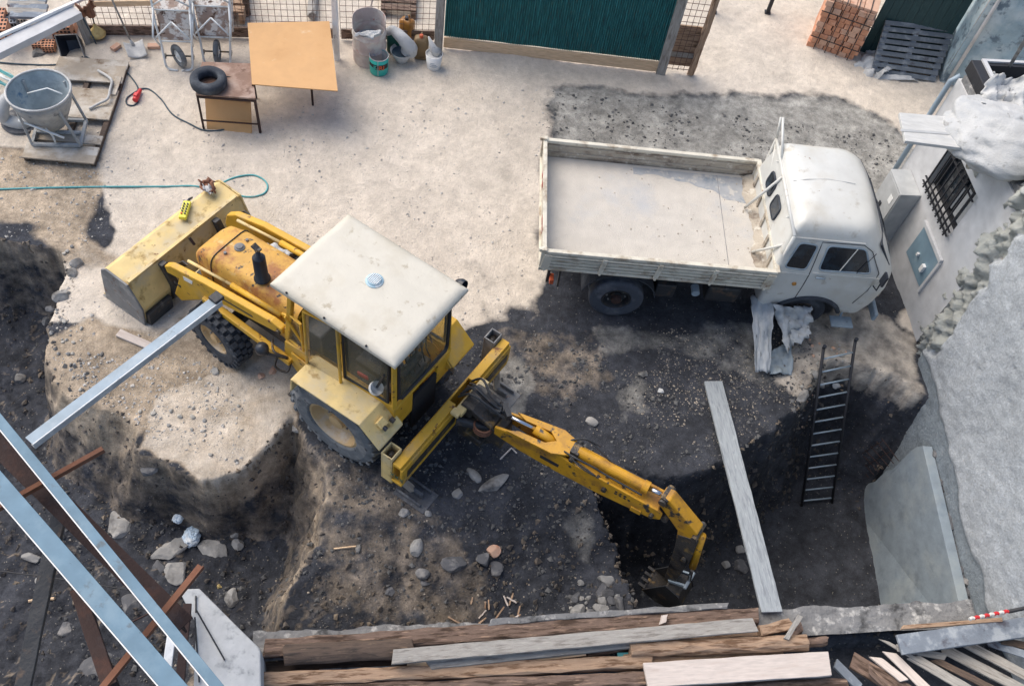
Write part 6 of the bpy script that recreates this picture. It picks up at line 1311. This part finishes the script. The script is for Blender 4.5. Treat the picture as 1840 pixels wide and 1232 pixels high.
# ============================================================ BRICK PALLET, PALLET, GATE (top right)
b0, b1 = P(1450, 82, 0), P(1534, 110, 0); bx_ = (b1 - b0).normalized(); BL_ = (b1 - b0).length * 1.0
bp_ = thing('brick_stack', 'strapped stack of orange red hollow bricks at the top edge', 'bricks', b0, math.atan2(bx_.y, bx_.x))
NC, NRW = 6, 9; bw = BL_ / NC; cnt = 0
proto = None
for r_ in range(NRW):
    for c_i in range(NC):
        if cnt >= 96: break
        off = random.uniform(-.012, .012) + (.03 if r_ % 2 else -.03); dep = random.uniform(-.02, .015)
        if proto is None:
            gg = G().box((0, 0, 0), (bw * .9, .24, .112)); proto = gg.mk('brick', 'clay', parent=bp_, bevel=.004); o = proto
        else:
            o = proto.copy(); COL.objects.link(o); o.parent = bp_
            if random.random() < .35: o.data = proto.data.copy(); o.data.materials[0] = MATS['clay_pale']
        o.location = (bw * (c_i + .5) + off * .6, .12 + dep, .055 + r_ * .118); cnt += 1
G().box((BL_ / 2, .62, .5), (BL_ * .98, .72, 1.0)).mk('inner_stack', 'clay', parent=bp_)
for c_i in range(7):
    G().box((BL_ * (c_i + .5) / 7, .5, 1.09), (BL_ / 7 * .9, .96, .06)).mk('top_brick', 'clay_pale', parent=bp_, bevel=.005)
for i in range(4):
    x = BL_ * (i + .6) / 4.2; G().bar((x, -.03, 1.13), (x, -.05, 0), .014, .02).bar((x, -.03, 1.13), (x, 1.0, 1.13), .014, .01).mk('strap', 'dark_frame', parent=bp_)
for z in (.28, .85): G().bar((-.02, -.06, z), (BL_ + .03, -.06, z - .02), .01, .016).bar((BL_ + .03, -.06, z - .02), (BL_ + .03, 1.0, z), .01, .016).mk('strap', 'dark_frame', parent=bp_)
# dark pallet
q0, q1, q2, q3 = P(1565, 128, .02), P(1680, 146, .02), P(1719, 50, .82), P(1592, 36, .82)
pl_ = thing('pallet', 'dark grey slatted pallet leaning beside the strapped bricks', 'pallet', q0); O = Vector(pl_.location)
def pq(a, b, d=0): q = (q0 * (1 - a) + q1 * a) * (1 - b) + (q3 * (1 - a) + q2 * a) * b - O; return q + Vector((0, .5, -.85)).normalized() * d
for i in range(9): b = .03 + i * .115; G().bar(pq(0, b), pq(1, b), .085, .022, up=(0, -.6, .8)).mk('slat', 'slat_dark', parent=pl_, bevel=.003)
for a in (.05, .48, .95): G().bar(pq(a, 0, .06), pq(a, 1, .06), .1, .09, up=(0, -.6, .8)).mk('bearer', 'tile_grey', parent=pl_, bevel=.003)
g = G().grid(crumple([P(1533, 112, .03), P(1565, 152, .03), P(1600, 128, .08), P(1566, 82, .1)], 18, 18, .16, 7), 18, 18); solo(g, 'plastic_film', 'sheet_white', 'torn white plastic film between brick stack and pallet', 'film', smooth=True, solid=.005)
g = G().grid(crumple([P(1570, 138, .02), P(1650, 146, .02), P(1650, 138, .03), P(1575, 130, .03)], 18, 6, .05, 9), 18, 6); solo(g, 'plastic_film', 'sheet_white', 'white film strip under the foot of the dark pallet', 'film', smooth=True, solid=.005)
gp0 = Vector((5.62, 16.42, 0)); gp1 = Vector((7.15, 16.5, 0)); gt_ = thing('green_gate', 'dark green boarded gate behind the pallet', 'gate', gp0); dvv = gp1 - gp0
for i in range(9): G().bar(dvv * ((i + .5) / 9) + Vector((0, 0, 0)), dvv * ((i + .5) / 9) + Vector((0, 0, 2.4)), dvv.length / 9 * .96, .03, up=(0, 1, 0)).mk('board', 'dark_green', parent=gt_, bevel=.004)
# ============================================================ STEELWORK, lower left
def ibeam(name, a, b, wtop, hh, label, mt='blue_steel', lip=True, side=1):
    a, b = Vector(a), Vector(b); t = thing(name, label, 'beam', a); X = (b - a).normalized(); L_ = (b - a).length; Y = Vector((0, 0, 1)).cross(X).normalized(); n_ = -Y * side
    T = Matrix.Translation(-a) @ frame(a, b)
    G().box((L_ / 2, 0, 0), (L_, wtop, .016), T).mk('top_flange', mt, parent=t, bevel=.003)
    G().box((L_ / 2, 0, -hh / 2 - .009), (L_, .012, hh), T).mk('web', 'rust_steel', parent=t)
    G().box((L_ / 2, 0, -hh - .018), (L_, wtop, .016), T).mk('bottom_flange', 'rust_steel', parent=t)
    G().box((L_ / 2, -side * (wtop / 2 + .006), .002), (L_, .010, .022), T).mk('lit_lip', 'edge_white', parent=t)  # white strip puts the light on the flange lip into the colour
    return t
def ext_(a, b, k0, k1): a, b = Vector(a), Vector(b); d = b - a; return a - d * k0, b + d * k1
a, b = ext_(P(0, 756, 3.0), P(390, 1232, 3.0), .15, .3); ibeam('steel_beam', a, b, .09, .14, 'narrower blue grey steel beam, the upper of the two at lower left', side=1)
a, b = ext_(P(0, 872, 3.1), P(312, 1232, 3.1), .15, .3); ibeam('steel_beam', a, b, .165, .2, 'wider blue grey steel beam, the lower of the two at lower left', side=1)
a, b = ext_(P(0, 800, 2.6), P(330, 1125, 2.4), .15, .0); t = thing('rusty_beam', 'dark rusty steel beam half hidden below the narrower blue beam', 'beam', a)
T = Matrix.Translation(-a) @ frame(a, b); L_ = (b - a).length
G().box((L_ / 2, 0, 0), (L_, .22, .02), T).mk('flange', 'rust_steel', parent=t, bevel=.003); G().box((L_ / 2, 0, -.12), (L_, .02, .2), T).mk('web', 'rust_steel', parent=t)
a, b = P(52, 792, 3.12), P(392, 535, 3.12); t = thing('steel_channel', 'long galvanised steel channel reaching from the blue beam to the loader arm', 'beam', a); T = Matrix.Translation(-a) @ frame(a, b); L_ = (b - a).length
G().box((L_ / 2, .0, 0), (L_, .105, .012), T).mk('top_flange', 'galvanised', parent=t); G().box((L_ / 2, -.052, -.04), (L_, .012, .09), T).box((L_ / 2, -.02, -.085), (L_, .06, .01), T).mk('web', 'bucket_grey', parent=t)
G().box((L_ / 2, -.06, .004), (L_, .008, .014), T).mk('lit_lip', 'edge_white', parent=t); G().box((L_ - .02, .0, .02), (.12, .12, .05), T).mk('end_clamp', 'black_steel', parent=t, bevel=.01)  # white strip along the channel edge, a painted lit lip like the beams'
def angle(name, a, b, w_, m, label, cat='angle bar'):
    a, b = Vector(a), Vector(b); t = thing(name, label, cat, a); T = Matrix.Translation(-a) @ frame(a, b); L_ = (b - a).length
    G().box((L_ / 2, w_ / 2, 0), (L_, w_, .008), T).mk('flange', m, parent=t); G().box((L_ / 2, 0, w_ * .4), (L_, .008, w_ * .8), T).mk('flange', m, parent=t); return t
angle('rusty_angle', P(-30, 935, 2.7), P(189, 812, 2.7), .08, 'rust_light', 'rusty angle bar crossing under the narrower blue beam, pointing at the channel')
angle('rusty_angle', P(190, 1240, 2.6), P(367, 1020, 2.6), .075, 'rust_light', 'rusty angle bar crossing under both blue beams towards the concrete block')
plank('steel_strut', P(112, 895, 2.2), P(38, 1250, 1.6), .15, .06, 'black_steel', 'dark flat steel strut running down at the left border', 'strut')
plank('steel_strut', P(140, 1060, 2.2), P(200, 1235, 2.4), .13, .1, 'rust_steel', 'dark brown steel strut under the wider blue beam', 'strut')
g = G().tube([P(230, 1120, .0), P(275, 1098, 0)], .012, 5); solo(g, 'rebar', 'rust_steel', 'thin rusty bar between the two blue beams', 'rebar')
g = G().tube([P(-5, 1025, -1.2), P(78, 1035, -1.2), P(250, 1062, -1.2)], .008, 5); solo(g, 'wire', 'dark_frame', 'thin dark wire stretched over the pit floor', 'wire')
# concrete block
cbk = thing('concrete_block', 'pale grey concrete block with loose wires on top, lower left', 'block', P(390, 1160, 0)); O = cbk.location; zt_ = .75
pts = [P(320, 1057, zt_) - O, P(358, 1056, zt_) - O, P(430, 1128, zt_) - O, P(468, 1165, zt_) - O, P(470, 1290, zt_) - O, P(345, 1290, zt_) - O, P(352, 1120, zt_) - O]
G().ext(pts, (0, 0, -2.6)).mk('body', 'concrete', parent=cbk, bevel=.02)
G().tube([P(353, 1095, zt_ + .03) - O, P(404, 1185, zt_ + .02) - O], .009, 5).tube([P(350, 1108, zt_ + .03) - O, P(358, 1225, zt_ + .03) - O], .009, 5).tube([P(352, 1070, zt_ + .02) - O, P(352, 1100, zt_ + .02) - O], .009, 5).mk('wires', 'dark_frame', parent=cbk)
plank('formwork_board', P(310, 1125, .9), P(300, 1205, .9), .09, .03, 'edge_white', 'short white splashed board left of the concrete block', 'board')
plank('formwork_board', P(337, 1085, .9), P(322, 1240, .9), .09, .05, 'rust_steel', 'rusty brown board along the left side of the concrete block', 'board')
for u, v, s, lb, m in ((346, 965, .2, 'crumpled bluish plastic bag between two stone slabs', 'bag_blue'), (323, 932, .13, 'smaller crumpled bluish plastic bag above the bigger one', 'bag_blue')):
    p = Q(u, v); blob('plastic_bag', (p.x, p.y, p.z + .05), s * .8, (.8, 1.1, .55), int(u), m, lb, 'bag', .22, fr=2)
p = Q(395, 1055); o = G().rock((0, 0, 0), .045, 6, (1, 1, 1), 3).mk('yellow_lump', 'brass'); o.location = p; tag(o, 'small round yellowish lump right of the concrete block', 'stone')
g = G().tube(onground([(53, 1082), (75, 1078), (100, 1077)], .05), .02, 6); solo(g, 'stick', 'wood_new', 'pale stick lying on the pit floor under the dark strut', 'stick')
plank('loose_board', Q(213, 600) + Vector((0, 0, .03)), Q(287, 632) + Vector((0, 0, .03)), .12, .04, 'wood_pink', 'short pale board lying on the ground beneath the steel channel', 'board')
# ============================================================ NEAR WALL AND TIMBER
ld = (LEDGE_B - LEDGE_A).normalized(); ln_ = Vector((-ld.y, ld.x, 0)); LW = (LEDGE_B - LEDGE_A).length
nw = thing('near_wall', 'rough crumbling concrete wall along the near side of the pits', 'wall', LEDGE_A); 
def nwf(s, d, z): return tuple(ld * s + ln_ * d + Vector((0, 0, z)))
g = G(); NS = 180
def nwtop(u, v):
    s = u * LW; e = .05 * float(fbm(s * 2.2, v * 1.5, 4, 3)) + .03 * float(fbm(s * 9, v * 4, 2, 8)); hgt = .04 * float(fbm(s * 3, v * 3, 4, 9))
    if v < .25: return nwf(s, .0 + e, -2.8 + v / .25 * 2.77 + hgt)
    t = (v - .25) / .75; return nwf(s, e * (1 - t) - .34 * t, hgt + .0)
g.grid(nwtop, NS, 16); g.mk('wall', 'concrete_edge', parent=nw, smooth=False)
zt = .32
TG = 'old roof timbers piled along the near wall'
TIM = [
 ((478, 1166), (1362, 1108), .19, .18, 'wood_brown', 'beam', 'long brown beam lying directly behind the rough near wall', .36),
 ((512, 1178), (742, 1163), .24, .2, 'wood_dark', 'log', 'thick dark log end at the left end of the timber pile', .42),
 ((705, 1180), (1356, 1122), .165, .05, 'wood_grey', 'board', 'long pale grey board lying slanting over the brown beam', .56),
 ((730, 1200), (1052, 1168), .13, .05, 'wood_new', 'board', 'light new board under the long pale grey board', .36),
 ((770, 1195), (1190, 1150), .1, .06, 'wood_grey', 'board', 'narrow grey batten just under the long grey board', .42),
 ((1130, 1163), (1450, 1154), .2, .18, 'wood_tan', 'log', 'orange brown round log right of the light new board', .44),
 ((1440, 1153), (1484, 1152), .12, .12, 'wood_brown', 'log', 'short stub sticking out at the end of the orange brown log', .38),
 ((1364, 1133), (1420, 1124), .13, .12, 'wood_tan', 'beam', 'short orange timber block at the end of the brown beam', .4),
 ((1418, 1140), (1440, 1128), .12, .1, 'wood_brown', 'beam', 'small dark timber block beside the orange one', .38),
 ((1228, 1148), (1362, 1136), .1, .1, 'wood_tan', 'beam', 'narrow orange timber between the grey board and round log', .3),
 ((1050, 1172), (1130, 1160), .12, .1, 'wood_brown', 'beam', 'short brown timber filling the gap left of the round log', .28),
 ((570, 1212), (722, 1206), .13, .04, 'tile_grey', 'board', 'dark grey board in the gap below the thick dark log', .2),
 ((474, 1224), (1170, 1186), .15, .14, 'wood_tan', 'beam', 'long orange brown beam below the light new board', .36),
 ((1120, 1186), (1400, 1170), .12, .12, 'wood_tan', 'beam', 'thin orange beam above the big white plank', .3),
 ((1110, 1180), (1190, 1176), .1, .03, 'hose_teal', 'board', 'small teal stained board under the round log', .33),
 ((500, 1246), (1160, 1222), .16, .14, 'wood_brown', 'beam', 'brown beam at the very bottom edge of the photo', .34),
 ((1160, 1213), (1490, 1192), .28, .06, 'wood_pink', 'board', 'wide whitish plank at the right end of the timber pile', .5),
 ((480, 1200), (760, 1190), .14, .12, 'wood_dark', 'beam', 'dark sunken beam beneath the thick dark log', .12),
 ((1140, 1250), (1520, 1236), .2, .15, 'wood_brown', 'beam', 'brown beam under the wide whitish plank', .26),
 ((880, 1120), (1306, 1087), .07, .06, 'concrete_edge', 'beam', 'thin weathered batten lying on the edge of the near wall', .44),
 ((620, 1150), (700, 1144), .1, .05, 'wood_grey', 'board', 'stub of grey board on the near wall above the dark log', .4),
 ((1412, 1148), (1438, 1106), .06, .04, 'wood_grey', 'board', 'small grey lath crossing the round log', .55),
 ((1190, 1120), (1194, 1104), .07, .03, 'wood_pink', 'board', 'tiny pale block on top of the brown beam', .5),
 ((1620, 1127), (1800, 1113), .05, .04, 'wood_tan', 'board', 'thin orange lath above the bluish board at right', .42),
 ((1615, 1158), (1860, 1124), .24, .05, 'tile_grey', 'board', 'bluish grey board at the right end of the near wall', .4),
 ((1500, 1190), (1545, 1235), .12, .04, 'tile_grey', 'board', 'short bluish board right of the wide whitish plank', .1),
]
for i, (a, b, w_, h_, m, k, lb, z) in enumerate(TIM):
    plank('timber' if k != 'board' else 'board', P(a[0], a[1], z), P(b[0], b[1], z), w_, h_, m, lb, 'timber' if k != 'board' else 'board', kind=k, seed=i * 7, group=None, ends=(random.uniform(-.05, .05), random.uniform(-.05, .05)))
SPL = [((1530, 1185), (1640, 1250), .22, 'wood_brown'), ((1572, 1180), (1625, 1222), .1, 'wood_pink'), ((1598, 1172), (1668, 1240), .12, 'wood_pink'), ((1588, 1150), (1740, 1238), .045, 'wood_grey'), ((1640, 1180), (1760, 1250), .13, 'wood_grey'), ((1612, 1163), (1700, 1180), .09, 'wood_grey'),
       ((1690, 1162), (1850, 1245), .14, 'wood_grey'), ((1740, 1158), (1860, 1222), .13, 'wood_grey'), ((1770, 1152), (1870, 1185), .1, 'tile_grey'), ((1680, 1185), (1800, 1245), .09, 'wood_dark'), ((1560, 1200), (1600, 1240), .1, 'wood_brown'), ((1800, 1150), (1880, 1168), .1, 'wood_dark')]
SL = ['wide split brown board nearest the whitish plank', 'short pale board right of the split brown one', 'pale board forming a narrow wedge with its shorter neighbour', 'thin light lath running long over the other splintered boards', 'grey board under the thin light lath', 'short grey board end below the orange lath', 'long grey board fanning to the lower right corner', 'grey board above the long one in the right corner', 'bluish board at the right border below the near board', 'dark board deep between the grey ones', 'small brown chip board left of the split one', 'dark board at the right border']
for i, ((a, b, w_, m), lb) in enumerate(zip(SPL, SL)):
    plank('splintered_board', P(a[0], a[1], .1 + .035 * (i % 6)), P(b[0], b[1], .22 + .05 * (i % 5)), w_, .03, m, lb, 'board', seed=60 + i, ends=(random.uniform(-.12, .12), .05))
# striped pole
a, b = P(1742, 1112, .62), P(1812, 1098, .64); sp_ = thing('striped_pole', 'red and white striped pole with a black shaft at the right end of the wall', 'pole', a); d_ = b - a
for i in range(8): G().tube([d_ * (i / 8), d_ * ((i + .55) / 8) + Vector((0, .012, 0)), d_ * ((i + 1) / 8)], .022, 10).mk('red_stripe' if i % 2 else 'white_stripe', 'red_plastic' if i % 2 else 'rope_white', parent=sp_)
G().tube([d_, d_ * 1.9], .024, 10).mk('shaft', 'dark_frame', parent=sp_, smooth=True)
# splinters
for i in range(16):
    u, v = random.uniform(820, 930), random.uniform(1080, 1130); p = Q(u, min(v, 1122)); a = random.uniform(0, 3.14); L_ = random.uniform(.08, .2)
    plank('wood_splinter', p + Vector((0, 0, .03)), p + Vector((math.cos(a) * L_, math.sin(a) * L_, .05)), .02, .012, random.choice(['wood_tan', 'wood_tan', 'wood_pink']), 'small pale wood splinter on the earth by the near wall', 'splinter', 'wood splinters by the near wall')
g = G().tube([Q(600, 988) + Vector((0, 0, .04)), Q(640, 985) + Vector((0, 0, .04))], .012, 5); solo(g, 'stick', 'wood_new', 'thin stick ending at a small white stone on the dark earth', 'stick')
g = G().tube([Q(898, 828) + Vector((0, 0, .04)), Q(918, 808) + Vector((0, 0, .05)), Q(928, 816) + Vector((0, 0, .03))], .012, 5); solo(g, 'stick', 'wood_pink', 'bent pale stick below the boom collar', 'stick')
